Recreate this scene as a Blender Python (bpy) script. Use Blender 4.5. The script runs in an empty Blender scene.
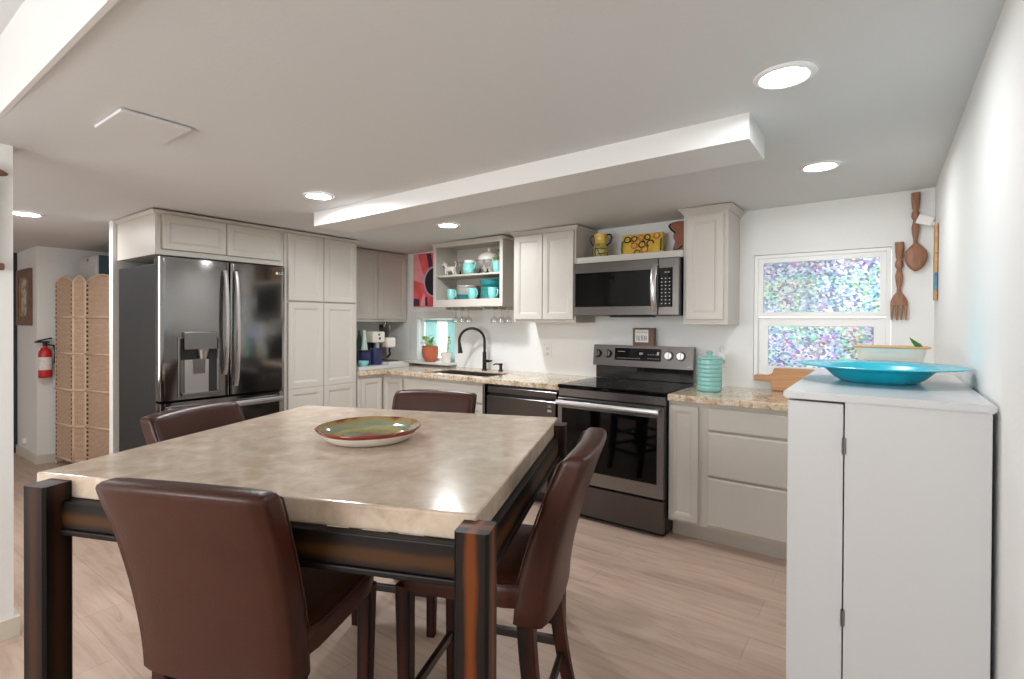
import bpy, bmesh, math, random
from mathutils import Matrix, Vector
random.seed(7)
sc = bpy.context.scene
COL = sc.collection
# ------------------------------------------------------------------ camera
cam_d = bpy.data.cameras.new('camera'); cam = bpy.data.objects.new('camera', cam_d); COL.objects.link(cam)
yaw, pitch, roll = 0.62614, -0.006682, 0.004346
fw = Vector((-math.sin(yaw)*math.cos(pitch), math.cos(yaw)*math.cos(pitch), math.sin(pitch)))
r0 = Vector((math.cos(yaw), math.sin(yaw), 0)); u0 = r0.cross(fw)
cr = r0*math.cos(roll) + u0*math.sin(roll); cu = -r0*math.sin(roll) + u0*math.cos(roll)
m3 = Matrix((cr, cu, -fw)).transposed()
cam.matrix_world = Matrix.Translation((0, 0, 1.36)) @ m3.to_4x4()
cam_d.sensor_width = 36; cam_d.lens = 514.136/1024*36; cam_d.shift_y = -(339.5-325.804)/1024
cam_d.clip_start = 0.02
sc.camera = cam
# ------------------------------------------------------------------ view + world
sc.view_settings.view_transform = 'Standard'; sc.view_settings.look = 'None'
sc.view_settings.gamma = 1.0; sc.view_settings.use_curve_mapping = False
sc.view_settings.exposure = 0.45
w = bpy.data.worlds.new('world'); sc.world = w; w.use_nodes = True
bg = w.node_tree.nodes['Background']; bg.inputs[0].default_value = (0.86, 0.94, 1.0, 1); bg.inputs[1].default_value = 2.6
sc.cycles.use_denoising = True
sc.cycles.max_bounces = 8; sc.cycles.diffuse_bounces = 5; sc.cycles.glossy_bounces = 4
sc.cycles.sample_clamp_indirect = 4.0; sc.cycles.caustics_reflective = False; sc.cycles.caustics_refractive = False
LAMP_E = (108.0, 300.0, 170.0)   # emission of the recessed lamps: right-hand pair, left-hand pair, hall
def area(name, loc, rot, sx, sy, power, col=(1, 1, 1)):
    l = bpy.data.lights.new(name, 'AREA'); l.shape = 'RECTANGLE'; l.size = sx; l.size_y = sy
    l.energy = power; l.color = col
    o = bpy.data.objects.new(name, l); COL.objects.link(o); o.location = loc; o.rotation_euler = rot
    return o
# daylight arriving through the living-room windows behind the camera
area('daylight_rear', (-1.6, -2.95, 1.45), (math.radians(90), 0, 0), 2.6, 1.5, 52, (1.0, 0.985, 0.965))
area('daylight_side', (-5.6, -0.9, 1.45), (math.radians(90), 0, math.radians(-90)), 1.8, 1.4, 34, (1.0, 0.99, 0.975))

# ------------------------------------------------------------------ helpers
def srgb(h):
    h = h.lstrip('#'); out = []
    for i in (0, 2, 4):
        c = int(h[i:i+2], 16)/255
        out.append(c/12.92 if c <= 0.04045 else ((c+0.055)/1.055)**2.4)
    return (*out, 1.0)
MATS = {}
def mat(name, color, rough=0.5, metal=0.0, bump=0.0, bscale=60.0, vary=0.0, vscale=6.0, coat=0.0, aniso=0.0, spec=None, stretch=None):
    m = bpy.data.materials.new(name); m.use_nodes = True; nt = m.node_tree; b = nt.nodes['Principled BSDF']
    c = srgb(color) if isinstance(color, str) else color
    b.inputs['Base Color'].default_value = c; b.inputs['Roughness'].default_value = rough; b.inputs['Metallic'].default_value = metal
    b.inputs['Coat Weight'].default_value = coat
    if spec is not None: b.inputs['Specular IOR Level'].default_value = spec
    if aniso: b.inputs['Anisotropic'].default_value = aniso
    tc = nt.nodes.new('ShaderNodeTexCoord'); mp = nt.nodes.new('ShaderNodeMapping')
    nt.links.new(tc.outputs['Object'], mp.inputs['Vector'])
    if stretch: mp.inputs['Scale'].default_value = stretch
    if vary:
        n = nt.nodes.new('ShaderNodeTexNoise'); n.inputs['Scale'].default_value = vscale; n.inputs['Detail'].default_value = 5
        nt.links.new(mp.outputs[0], n.inputs['Vector'])
        r = nt.nodes.new('ShaderNodeValToRGB')
        r.color_ramp.elements[0].position = 0.3; r.color_ramp.elements[1].position = 0.7
        r.color_ramp.elements[0].color = tuple(max(0, x*(1-vary)) for x in c[:3]) + (1,)
        r.color_ramp.elements[1].color = tuple(min(1, x*(1+vary)) for x in c[:3]) + (1,)
        nt.links.new(n.outputs['Fac'], r.inputs[0]); nt.links.new(r.outputs[0], b.inputs['Base Color'])
    if bump:
        n2 = nt.nodes.new('ShaderNodeTexNoise'); n2.inputs['Scale'].default_value = bscale; n2.inputs['Detail'].default_value = 3
        nt.links.new(mp.outputs[0], n2.inputs['Vector'])
        bp = nt.nodes.new('ShaderNodeBump'); bp.inputs['Strength'].default_value = bump; bp.inputs['Distance'].default_value = 0.01
        nt.links.new(n2.outputs['Fac'], bp.inputs['Height']); nt.links.new(bp.outputs[0], b.inputs['Normal'])
    MATS[name] = m
    return m
def nodes(name):
    m = bpy.data.materials.new(name); m.use_nodes = True; MATS[name] = m
    return m, m.node_tree, m.node_tree.nodes['Principled BSDF']
def ramp(nt, stops):
    r = nt.nodes.new('ShaderNodeValToRGB'); e = r.color_ramp.elements
    while len(e) > 1: e.remove(e[-1])
    e[0].position = stops[0][0]; e[0].color = srgb(stops[0][1])
    for p, c in stops[1:]:
        x = e.new(p); x.color = srgb(c)
    return r

class MB:
    """collects shapes in one bmesh; build() links them as one mesh object"""
    def __init__(s, M=None): s.bm = bmesh.new(); s.M = M or Matrix.Identity(4)
    def _add(s, tmp):
        tmp.transform(s.M)
        if s.M.to_3x3().determinant() < 0: bmesh.ops.reverse_faces(tmp, faces=tmp.faces)
        me = bpy.data.meshes.new('t'); tmp.to_mesh(me); tmp.free(); s.bm.from_mesh(me); bpy.data.meshes.remove(me)
    def box(s, x0, x1, y0, y1, z0, z1, bev=0.0, seg=2, rot=None):
        t = bmesh.new(); bmesh.ops.create_cube(t, size=1)
        t.transform(Matrix.Translation(((x0+x1)/2, (y0+y1)/2, (z0+z1)/2)) @ (rot or Matrix.Identity(4)) @ Matrix.Diagonal((abs(x1-x0), abs(y1-y0), abs(z1-z0), 1)))
        if bev: bmesh.ops.bevel(t, geom=t.edges[:], offset=bev, segments=seg, affect='EDGES', profile=0.6)
        s._add(t); return s
    def cyl(s, p0, p1, r0, r1=None, n=20, bev=0.0):
        p0, p1 = Vector(p0), Vector(p1); d = p1-p0; r1 = r0 if r1 is None else r1
        t = bmesh.new(); bmesh.ops.create_cone(t, cap_ends=True, segments=n, radius1=r0, radius2=r1, depth=d.length)
        if bev: bmesh.ops.bevel(t, geom=[e for e in t.edges if any(len(f.verts) > 4 for f in e.link_faces)], offset=bev, segments=2, affect='EDGES')
        q = Vector((0, 0, 1)).rotation_difference(d.normalized()).to_matrix().to_4x4()
        t.transform(Matrix.Translation((p0+p1)/2) @ q); s._add(t); return s
    def ball(s, c, r, sx=1, sy=1, sz=1, n=16):
        t = bmesh.new(); bmesh.ops.create_uvsphere(t, u_segments=n, v_segments=max(8, n//2), radius=r)
        t.transform(Matrix.Translation(c) @ Matrix.Diagonal((sx, sy, sz, 1))); s._add(t); return s
    def lathe(s, prof, c=(0, 0, 0), n=40, wob=None):
        t = bmesh.new(); rings = []
        for k, (r, z) in enumerate(prof):
            if r < 1e-5: rings.append([t.verts.new((c[0], c[1], c[2]+z))]); continue
            rings.append([t.verts.new((c[0]+r*(1+(wob(i/n, k) if wob else 0))*math.cos(2*math.pi*i/n), c[1]+r*(1+(wob(i/n, k) if wob else 0))*math.sin(2*math.pi*i/n), c[2]+z)) for i in range(n)])
        for a, b in zip(rings, rings[1:]):
            for i in range(n):
                j = (i+1) % n
                try:
                    if len(a) == 1 and len(b) == 1: continue
                    if len(a) == 1: t.faces.new((a[0], b[j], b[i]))
                    elif len(b) == 1: t.faces.new((a[i], a[j], b[0]))
                    else: t.faces.new((a[i], a[j], b[j], b[i]))
                except ValueError: pass
        bmesh.ops.recalc_face_normals(t, faces=t.faces); s._add(t); return s
    def tube(s, pts, r, n=10, closed=False):
        pts = [Vector(p) for p in pts]; R = r if isinstance(r, (list, tuple)) else [r]*len(pts)
        t = bmesh.new(); rings = []; up = Vector((0, 0, 1)); prev = None
        for i, p in enumerate(pts):
            if closed: d = (pts[(i+1) % len(pts)]-pts[i-1])
            else: d = pts[min(i+1, len(pts)-1)]-pts[max(i-1, 0)]
            d.normalize()
            if prev is None:
                a = d.orthogonal().normalized() if abs(d.dot(up)) > .95 else d.cross(up).normalized()
            else:
                a = (prev-d*prev.dot(d)).normalized()
            prev = a; b = d.cross(a)
            rings.append([t.verts.new(p+(a*math.cos(2*math.pi*k/n)+b*math.sin(2*math.pi*k/n))*R[i]) for k in range(n)])
        prs = list(zip(rings, rings[1:])) + ([(rings[-1], rings[0])] if closed else [])
        for A, B in prs:
            for k in range(n): t.faces.new((A[k], A[(k+1) % n], B[(k+1) % n], B[k]))
        if not closed: t.faces.new(rings[0][::-1]); t.faces.new(rings[-1])
        bmesh.ops.recalc_face_normals(t, faces=t.faces); s._add(t); return s
    def loft(s, secs, cap=True):
        t = bmesh.new(); rs = [[t.verts.new(p) for p in q] for q in secs]; n = len(rs[0])
        for A, B in zip(rs, rs[1:]):
            for k in range(n): t.faces.new((A[k], A[(k+1) % n], B[(k+1) % n], B[k]))
        if cap: t.faces.new(rs[0][::-1]); t.faces.new(rs[-1])
        bmesh.ops.recalc_face_normals(t, faces=t.faces); s._add(t); return s
    def prism(s, poly, d0, d1, axis='y', bev=0.0):
        """poly of (a, b): axis y -> (x, z); axis z -> (x, y); axis x -> (y, z)"""
        f = {'y': lambda a, b, d: (a, d, b), 'z': lambda a, b, d: (a, b, d), 'x': lambda a, b, d: (d, a, b)}[axis]
        t = bmesh.new(); A = [t.verts.new(f(a, b, d0)) for a, b in poly]; B = [t.verts.new(f(a, b, d1)) for a, b in poly]; n = len(poly)
        t.faces.new(A); t.faces.new(B[::-1])
        for k in range(n): t.faces.new((A[k], B[k], B[(k+1) % n], A[(k+1) % n]))
        bmesh.ops.recalc_face_normals(t, faces=t.faces)
        if bev: bmesh.ops.bevel(t, geom=t.edges[:], offset=bev, segments=2, affect='EDGES')
        s._add(t); return s
    def rings(s, a0, a1, b0, b1, lst):
        """nested rectangles (inset, depth) in the local a (right), b (up), c (out) frame"""
        t = bmesh.new(); rs = []
        for i, c in lst:
            rs.append([t.verts.new(p) for p in ((a0+i, b0+i, c), (a1-i, b0+i, c), (a1-i, b1-i, c), (a0+i, b1-i, c))])
        for A, B in zip(rs, rs[1:]):
            for k in range(4): t.faces.new((A[k], A[(k+1) % 4], B[(k+1) % 4], B[k]))
        t.faces.new(rs[0][::-1]); t.faces.new(rs[-1])
        s._add(t); return s
    def build(s, name, m, parent=None, smooth=False, local=False, subs=0, auto=None):
        if parent is not None and not local:
            s.bm.transform(WM[parent].inverted())
        me = bpy.data.meshes.new(name); s.bm.to_mesh(me); s.bm.free()
        mm = MATS[m] if isinstance(m, str) else m
        me.materials.append(mm)
        o = bpy.data.objects.new(name, me); COL.objects.link(o)
        if parent is not None: o.parent = parent; WM[o] = WM[parent]
        else: WM[o] = Matrix.Identity(4)
        if smooth:
            for p in me.polygons: p.use_smooth = True
            if auto is not None:
                me.set_sharp_from_angle(angle=math.radians(auto))
        if subs:
            q = o.modifiers.new('subdivision', 'SUBSURF'); q.levels = subs; q.render_levels = subs
        return o
WM = {}
def thing(name, label, cat, loc=(0, 0, 0), rz=0.0, group=None):
    o = bpy.data.objects.new(name, None); COL.objects.link(o); o.empty_display_size = 0.1
    o.location = loc; o.rotation_euler = (0, 0, rz)
    WM[o] = Matrix.Translation(loc) @ Matrix.Rotation(rz, 4, 'Z')
    return tag(o, label, cat, group)
def tag(o, label, cat, group=None, kind=None):
    o['label'] = label; o['category'] = cat
    if group: o['group'] = group
    if kind: o['kind'] = kind
    return o
def struct(o, label=None):
    o['kind'] = 'structure'
    if label: o['label'] = label
    return o
def copy_tree(o, parent=None):
    c = o.copy(); COL.objects.link(c); c.parent = parent
    for ch in list(o.children): copy_tree(ch, c)
    return c
def dup(root, label, loc, rz=0.0, group=None):
    c = copy_tree(root); c.location = loc; c.rotation_euler = (0, 0, rz)
    c['label'] = label
    if group: c['group'] = group
    return c
def move_mesh_origin(o, loc):
    """gives a single-mesh thing its origin at loc"""
    o.data.transform(Matrix.Translation(-Vector(loc))); o.location = loc; WM[o] = Matrix.Translation(loc)
    return o
def text(name, body, size, M, m, parent=None, depth=0.0006):
    cu = bpy.data.curves.new(name, 'FONT'); cu.body = body; cu.size = size; cu.extrude = depth; cu.align_x = 'CENTER'; cu.align_y = 'CENTER'
    t = bpy.data.objects.new(name, cu); COL.objects.link(t)
    bpy.context.view_layer.update()
    me = bpy.data.meshes.new_from_object(t.evaluated_get(bpy.context.evaluated_depsgraph_get()))
    bpy.data.objects.remove(t); bpy.data.curves.remove(cu)
    me.transform(M)
    if parent is not None: me.transform(WM[parent].inverted())
    me.materials.clear(); me.materials.append(MATS[m])
    o = bpy.data.objects.new(name, me); COL.objects.link(o)
    if parent is not None: o.parent = parent; WM[o] = WM[parent]
    return o
def face_S(y):   # a front that looks to -Y: a = x, b = z, c = out
    return Matrix(((1, 0, 0, 0), (0, 0, -1, y), (0, 1, 0, 0), (0, 0, 0, 1)))
def face_E(x):   # a front that looks to +X: a = y, b = z, c = out
    return Matrix(((0, 0, 1, x), (1, 0, 0, 0), (0, 1, 0, 0), (0, 0, 0, 1)))
def ceil_z(x): return 2.148 + 0.0137*x

# ------------------------------------------------------------------ materials
mat('wall_paint', '#ebebe9', 0.75, bump=0.06, bscale=90)
mat('ceiling_paint', '#d6d7d7', 0.85, bump=0.05, bscale=70)
mat('trim_white', '#dfdedc', 0.5)
mat('baseboard_cream', '#d3ccbd', 0.5)
mat('cabinet_paint', '#c4beb5', 0.42, vary=0.02, vscale=3)
mat('cabinet_inside', '#b0a79b', 0.5)
mat('white_lacquer', '#c9c9c9', 0.3, coat=0.2)
mat('white_plastic', '#eeeeec', 0.35)
mat('vinyl_white', '#efefed', 0.35)
mat('chrome', (0.75, 0.75, 0.76, 1), 0.18, 1.0)
mat('steel_dark', (0.125, 0.114, 0.108, 1), 0.26, 1.0, bump=0.03, bscale=40, stretch=(90, 90, 1.0))
mat('steel_fridge', (0.31, 0.297, 0.29, 1), 0.09, 1.0)
mat('steel_mid', (0.26, 0.25, 0.245, 1), 0.22, 1.0)
mat('steel_bright', (0.60, 0.585, 0.58, 1), 0.30, 1.0)
mat('fridge_side', '#302f2f', 0.55, metal=0.0, spec=0.15, bump=0.04, bscale=150)
mat('black_plastic', '#131315', 0.35)
mat('black_glass', '#050506', 0.05, spec=0.22)
mat('black_enamel', '#0b0b0d', 0.12, coat=0.5)
mat('rubber', '#111111', 0.7)
mat('matte_black', '#1d1b1b', 0.33, metal=0.4)
mat('grey_print', '#c9c9c9', 0.5)
mat('leather', '#3b1a0e', 0.36, bump=0.08, bscale=160, vary=0.10, vscale=9, spec=0.38)
mat('leather_piping', '#371b14', 0.36)
mat('turq_glaze', '#86cdc9', 0.18, coat=0.5, vary=0.06, vscale=20)
mat('jar_glaze', '#86bdb7', 0.2, coat=0.4, vary=0.06, vscale=20)
mat('turq_mid', '#5fbab8', 0.2, coat=0.5)
mat('turq_dark', '#3fa5a9', 0.18, coat=0.5)
mat('platter_blue', '#10b2ca', 0.25, coat=0.25, vary=0.12, vscale=10)
mat('china_white', '#ebe6de', 0.16, coat=0.5)
mat('china_grey', '#e4e0da', 0.2, coat=0.4)
mat('cream_ceramic', '#f3ece0', 0.3, coat=0.3)
mat('terracotta', '#c06848', 0.7, bump=0.08, bscale=60, vary=0.1, vscale=12)
mat('leaf', '#9dbb4a', 0.5, vary=0.25, vscale=30)
mat('leaf_dark', '#2f7a3c', 0.4, vary=0.2, vscale=20)
mat('soil', '#3a2a20', 0.9, bump=0.3, bscale=80)
mat('wood_light', '#c99a63', 0.5, vary=0.16, vscale=5, stretch=(1.5, 12, 12), bump=0.05)
mat('wood_board', '#bd8a5c', 0.45, vary=0.2, vscale=4, stretch=(1, 14, 14), bump=0.05)
mat('wood_carved', '#94664a', 0.45, vary=0.28, vscale=10, stretch=(8, 8, 1.5), bump=0.15, bscale=50)
mat('wood_frame', '#6f4f3c', 0.5, vary=0.25, vscale=12, bump=0.1)
mat('paper', '#ece9e2', 0.8)
mat('ink', '#33363c', 0.7)
mat('painted_blue', '#5b8aa0', 0.6, vary=0.25, vscale=30)
mat('red_paint', '#c01d22', 0.3, coat=0.4)
mat('ext_label', '#e2ddd8', 0.5, vary=0.15, vscale=60)
mat('teal_metal', '#3f5560', 0.5)
mat('pottery_line', '#2a221b', 0.35)
mat('pottery_ring_orange', '#cf6d3a', 0.3)
mat('pottery_ring_green', '#5e6a25', 0.3)
mat('coral', '#ec6264', 0.6, vary=0.2, vscale=9)
mat('pink_light', '#f0a0a4', 0.6, vary=0.1, vscale=14)
mat('plum', '#51324e', 0.6, vary=0.2, vscale=20)
mat('lilac', '#c3a9c9', 0.6)
mat('charcoal', '#26262c', 0.55, vary=0.3, vscale=30)
mat('navy', '#2e345c', 0.4, vary=0.3, vscale=25)
mat('bottle_green', '#2f5f4c', 0.15, coat=0.5)
mat('mint', '#cfe3da', 0.4)
mat('peach', '#e3b79c', 0.4)
mat('door_dark', '#2c3138', 0.5)
mat('sink_steel', (0.33, 0.32, 0.32, 1), 0.3, 1.0)

def m_floor():
    m, nt, b = nodes('floor_planks'); L = nt.links
    tc = nt.nodes.new('ShaderNodeTexCoord')
    br = nt.nodes.new('ShaderNodeTexBrick'); br.offset = 0.37; br.inputs['Scale'].default_value = 1.0
    br.inputs['Brick Width'].default_value = 1.25; br.inputs['Row Height'].default_value = 0.185
    br.inputs['Mortar Size'].default_value = 0.0014; br.inputs['Mortar Smooth'].default_value = 0.3; br.inputs['Bias'].default_value = 0.0
    br.inputs['Color1'].default_value = srgb('#c2a592'); br.inputs['Color2'].default_value = srgb('#ae9280'); br.inputs['Mortar'].default_value = srgb('#7c695b')
    L.new(tc.outputs['Object'], br.inputs['Vector'])
    mp = nt.nodes.new('ShaderNodeMapping'); mp.inputs['Scale'].default_value = (1.1, 9, 1)
    L.new(tc.outputs['Object'], mp.inputs['Vector'])
    n = nt.nodes.new('ShaderNodeTexNoise'); n.inputs['Scale'].default_value = 2.2; n.inputs['Detail'].default_value = 8; n.inputs['Roughness'].default_value = 0.62; n.inputs['Distortion'].default_value = 0.8
    L.new(mp.outputs[0], n.inputs['Vector'])
    r = ramp(nt, [(0.28, '#957b6a'), (0.5, '#c6b0a0'), (0.72, '#dbc9bb')]); L.new(n.outputs['Fac'], r.inputs[0])
    mx = nt.nodes.new('ShaderNodeMix'); mx.data_type = 'RGBA'; mx.blend_type = 'MIX'; mx.inputs[0].default_value = 0.42
    L.new(br.outputs['Color'], mx.inputs[6]); L.new(r.outputs[0], mx.inputs[7])
    L.new(mx.outputs[2], b.inputs['Base Color']); b.inputs['Roughness'].default_value = 0.42
    bp = nt.nodes.new('ShaderNodeBump'); bp.inputs['Strength'].default_value = 0.05; bp.inputs['Distance'].default_value = 0.01
    L.new(n.outputs['Fac'], bp.inputs['Height']); L.new(bp.outputs[0], b.inputs['Normal'])
m_floor()
def m_marble():
    m, nt, b = nodes('marble_beige'); L = nt.links
    tc = nt.nodes.new('ShaderNodeTexCoord')
    n = nt.nodes.new('ShaderNodeTexNoise'); n.inputs['Scale'].default_value = 12.0; n.inputs['Detail'].default_value = 12; n.inputs['Roughness'].default_value = 0.62; n.inputs['Distortion'].default_value = 0.5
    L.new(tc.outputs['Object'], n.inputs['Vector'])
    r = ramp(nt, [(0.25, '#a8947f'), (0.42, '#bda994'), (0.58, '#cab8a5'), (0.75, '#dccebf')]); L.new(n.outputs['Fac'], r.inputs[0])
    n2 = nt.nodes.new('ShaderNodeTexNoise'); n2.inputs['Scale'].default_value = 2.0; n2.inputs['Detail'].default_value = 6; n2.inputs['Distortion'].default_value = 1.6
    L.new(tc.outputs['Object'], n2.inputs['Vector'])
    ma = nt.nodes.new('ShaderNodeMath'); ma.operation = 'SUBTRACT'; ma.inputs[1].default_value = 0.5; L.new(n2.outputs['Fac'], ma.inputs[0])
    ab = nt.nodes.new('ShaderNodeMath'); ab.operation = 'ABSOLUTE'; L.new(ma.outputs[0], ab.inputs[0])
    r2 = nt.nodes.new('ShaderNodeMapRange'); r2.inputs[1].default_value = 0.0; r2.inputs[2].default_value = 0.012; r2.inputs[3].default_value = 0.16; r2.inputs[4].default_value = 0.0
    L.new(ab.outputs[0], r2.inputs[0])
    mx = nt.nodes.new('ShaderNodeMix'); mx.data_type = 'RGBA'; L.new(r2.outputs[0], mx.inputs[0]); L.new(r.outputs[0], mx.inputs[6]); mx.inputs[7].default_value = srgb('#d9cfc2')
    L.new(mx.outputs[2], b.inputs['Base Color']); b.inputs['Roughness'].default_value = 0.2; b.inputs['Coat Weight'].default_value = 0.15; b.inputs['Coat Roughness'].default_value = 0.1
m_marble()
def m_granite():
    m, nt, b = nodes('granite'); L = nt.links
    tc = nt.nodes.new('ShaderNodeTexCoord')
    v = nt.nodes.new('ShaderNodeTexVoronoi'); v.inputs['Scale'].default_value = 75; L.new(tc.outputs['Object'], v.inputs['Vector'])
    sp = nt.nodes.new('ShaderNodeSeparateColor'); L.new(v.outputs['Color'], sp.inputs[0])
    r = ramp(nt, [(0.0, '#5b4a3c'), (0.12, '#a58463'), (0.3, '#cdb491'), (0.5, '#ddcbb0'), (0.72, '#d0bfab'), (0.9, '#e6dccd')]); r.color_ramp.interpolation = 'CONSTANT'
    L.new(sp.outputs[0], r.inputs[0])
    n = nt.nodes.new('ShaderNodeTexNoise'); n.inputs['Scale'].default_value = 9; n.inputs['Detail'].default_value = 6; L.new(tc.outputs['Object'], n.inputs['Vector'])
    r2 = ramp(nt, [(0.33, '#a58c72'), (0.5, '#d6c4a8'), (0.68, '#e6dccd')]); L.new(n.outputs['Fac'], r2.inputs[0])
    mx = nt.nodes.new('ShaderNodeMix'); mx.data_type = 'RGBA'; mx.inputs[0].default_value = 0.5; L.new(r.outputs[0], mx.inputs[6]); L.new(r2.outputs[0], mx.inputs[7])
    L.new(mx.outputs[2], b.inputs['Base Color']); b.inputs['Roughness'].default_value = 0.14; b.inputs['Coat Weight'].default_value = 0.3
m_granite()
def m_sunburst(name, axes, lo='#120e0c', mid='#21140e', hi='#6a340f', up=0.9):
    """dark stained wood rubbed through to orange along the middle of each face"""
    m, nt, b = nodes(name); L = nt.links
    tc = nt.nodes.new('ShaderNodeTexCoord'); sx = nt.nodes.new('ShaderNodeSeparateXYZ'); L.new(tc.outputs['Generated'], sx.inputs[0])
    outs = []
    for a in axes:
        s = nt.nodes.new('ShaderNodeMath'); s.operation = 'SUBTRACT'; s.inputs[1].default_value = 0.5; L.new(sx.outputs[a], s.inputs[0])
        q = nt.nodes.new('ShaderNodeMath'); q.operation = 'ABSOLUTE'; L.new(s.outputs[0], q.inputs[0]); outs.append(q)
    cur = outs[0]
    for o in outs[1:]:
        mn = nt.nodes.new('ShaderNodeMath'); mn.operation = 'MINIMUM'; L.new(cur.outputs[0], mn.inputs[0]); L.new(o.outputs[0], mn.inputs[1]); cur = mn
    n = nt.nodes.new('ShaderNodeTexNoise'); n.inputs['Scale'].default_value = 7; n.inputs['Detail'].default_value = 5; L.new(tc.outputs['Object'], n.inputs['Vector'])
    ad = nt.nodes.new('ShaderNodeMath'); ad.operation = 'MULTIPLY_ADD'; ad.inputs[1].default_value = 0.22; L.new(n.outputs['Fac'], ad.inputs[0]); L.new(cur.outputs[0], ad.inputs[2])
    r = ramp(nt, [(0.20, hi), (0.34, mid), (0.50, lo)]); L.new(ad.outputs[0], r.inputs[0])
    L.new(r.outputs[0], b.inputs['Base Color']); b.inputs['Roughness'].default_value = 0.42; b.inputs['Specular IOR Level'].default_value = 0.22
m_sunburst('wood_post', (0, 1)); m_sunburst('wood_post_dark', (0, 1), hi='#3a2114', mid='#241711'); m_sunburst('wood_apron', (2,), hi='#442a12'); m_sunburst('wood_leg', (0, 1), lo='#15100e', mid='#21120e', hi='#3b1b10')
mat('wood_espresso', '#211411', 0.3, vary=0.3, vscale=8, coat=0.3)
def m_film():
    m, nt, b = nodes('prism_film'); L = nt.links
    tc = nt.nodes.new('ShaderNodeTexCoord'); mp = nt.nodes.new('ShaderNodeMapping'); mp.inputs['Rotation'].default_value = (0, 0.5, 0); mp.inputs['Scale'].default_value = (1.0, 1.0, 1.25)
    L.new(tc.outputs['Object'], mp.inputs['Vector'])
    v = nt.nodes.new('ShaderNodeTexVoronoi'); v.inputs['Scale'].default_value = 66; L.new(mp.outputs[0], v.inputs['Vector'])
    sp = nt.nodes.new('ShaderNodeSeparateColor'); L.new(v.outputs['Color'], sp.inputs[0])
    n = nt.nodes.new('ShaderNodeTexNoise'); n.inputs['Scale'].default_value = 5; n.inputs['Detail'].default_value = 2; L.new(tc.outputs['Object'], n.inputs['Vector'])
    hs = nt.nodes.new('ShaderNodeCombineColor'); hs.mode = 'HSV'
    hmix = nt.nodes.new('ShaderNodeMath'); hmix.operation = 'MULTIPLY_ADD'; hmix.inputs[1].default_value = 2.6; L.new(n.outputs['Fac'], hmix.inputs[0]); 
    h2 = nt.nodes.new('ShaderNodeMath'); h2.operation = 'MULTIPLY'; h2.inputs[1].default_value = 0.35; L.new(sp.outputs[0], h2.inputs[0]); L.new(h2.outputs[0], hmix.inputs[2])
    fr = nt.nodes.new('ShaderNodeMath'); fr.operation = 'FRACT'; L.new(hmix.outputs[0], fr.inputs[0]); L.new(fr.outputs[0], hs.inputs[0])
    sat = nt.nodes.new('ShaderNodeMapRange'); sat.inputs[1].default_value = 0.62; sat.inputs[2].default_value = 0.95; sat.inputs[3].default_value = 0.10; sat.inputs[4].default_value = 0.9; L.new(sp.outputs[1], sat.inputs[0]); L.new(sat.outputs[0], hs.inputs[1])
    val = ramp(nt, [(0.0, '#46546c'), (0.2, '#7d93ac'), (0.45, '#a9c4da'), (0.7, '#d6eaf5'), (1.0, '#ffffff')]); L.new(sp.outputs[2], val.inputs[0])
    sv = nt.nodes.new('ShaderNodeSeparateColor'); L.new(val.outputs[0], sv.inputs[0]); hs.inputs[2].default_value = 1.0
    mul = nt.nodes.new('ShaderNodeMix'); mul.data_type = 'RGBA'; mul.blend_type = 'MULTIPLY'; mul.inputs[0].default_value = 1.0
    L.new(hs.outputs[0], mul.inputs[6]); L.new(val.outputs[0], mul.inputs[7])
    b.inputs['Base Color'].default_value = (0.1, 0.1, 0.1, 1); b.inputs['Roughness'].default_value = 0.25
    L.new(mul.outputs[2], b.inputs['Emission Color'])
    g = nt.nodes.new('ShaderNodeTexNoise'); g.inputs['Scale'].default_value = 1.7; g.inputs['Detail'].default_value = 1; L.new(tc.outputs['Object'], g.inputs['Vector'])
    gs = nt.nodes.new('ShaderNodeMapRange'); gs.inputs[1].default_value = 0.35; gs.inputs[2].default_value = 0.65; gs.inputs[3].default_value = 0.5; gs.inputs[4].default_value = 1.0; L.new(g.outputs['Fac'], gs.inputs[0])
    L.new(gs.outputs[0], b.inputs['Emission Strength'])
m_film()
def m_glass(name, tint=(1, 1, 1, 1), k=0.12):
    m = bpy.data.materials.new(name); m.use_nodes = True; nt = m.node_tree; nt.nodes.clear(); MATS[name] = m
    o = nt.nodes.new('ShaderNodeOutputMaterial'); t = nt.nodes.new('ShaderNodeBsdfTransparent'); g = nt.nodes.new('ShaderNodeBsdfGlossy'); g.inputs['Roughness'].default_value = 0.02
    t.inputs[0].default_value = tint
    lw = nt.nodes.new('ShaderNodeLayerWeight'); lw.inputs[0].default_value = 0.5
    f = nt.nodes.new('ShaderNodeMath'); f.operation = 'POWER'; f.inputs[1].default_value = 4.0; nt.links.new(lw.outputs['Facing'], f.inputs[0])
    a = nt.nodes.new('ShaderNodeMath'); a.operation = 'ADD'; a.inputs[1].default_value = k; nt.links.new(f.outputs[0], a.inputs[0])
    x = nt.nodes.new('ShaderNodeMixShader'); nt.links.new(a.outputs[0], x.inputs[0]); nt.links.new(t.outputs[0], x.inputs[1]); nt.links.new(g.outputs[0], x.inputs[2]); nt.links.new(x.outputs[0], o.inputs[0])
m_glass('pane_glass', k=0.02); m_glass('stem_glass', (0.97, 0.97, 0.97, 1), 0.12)
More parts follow.
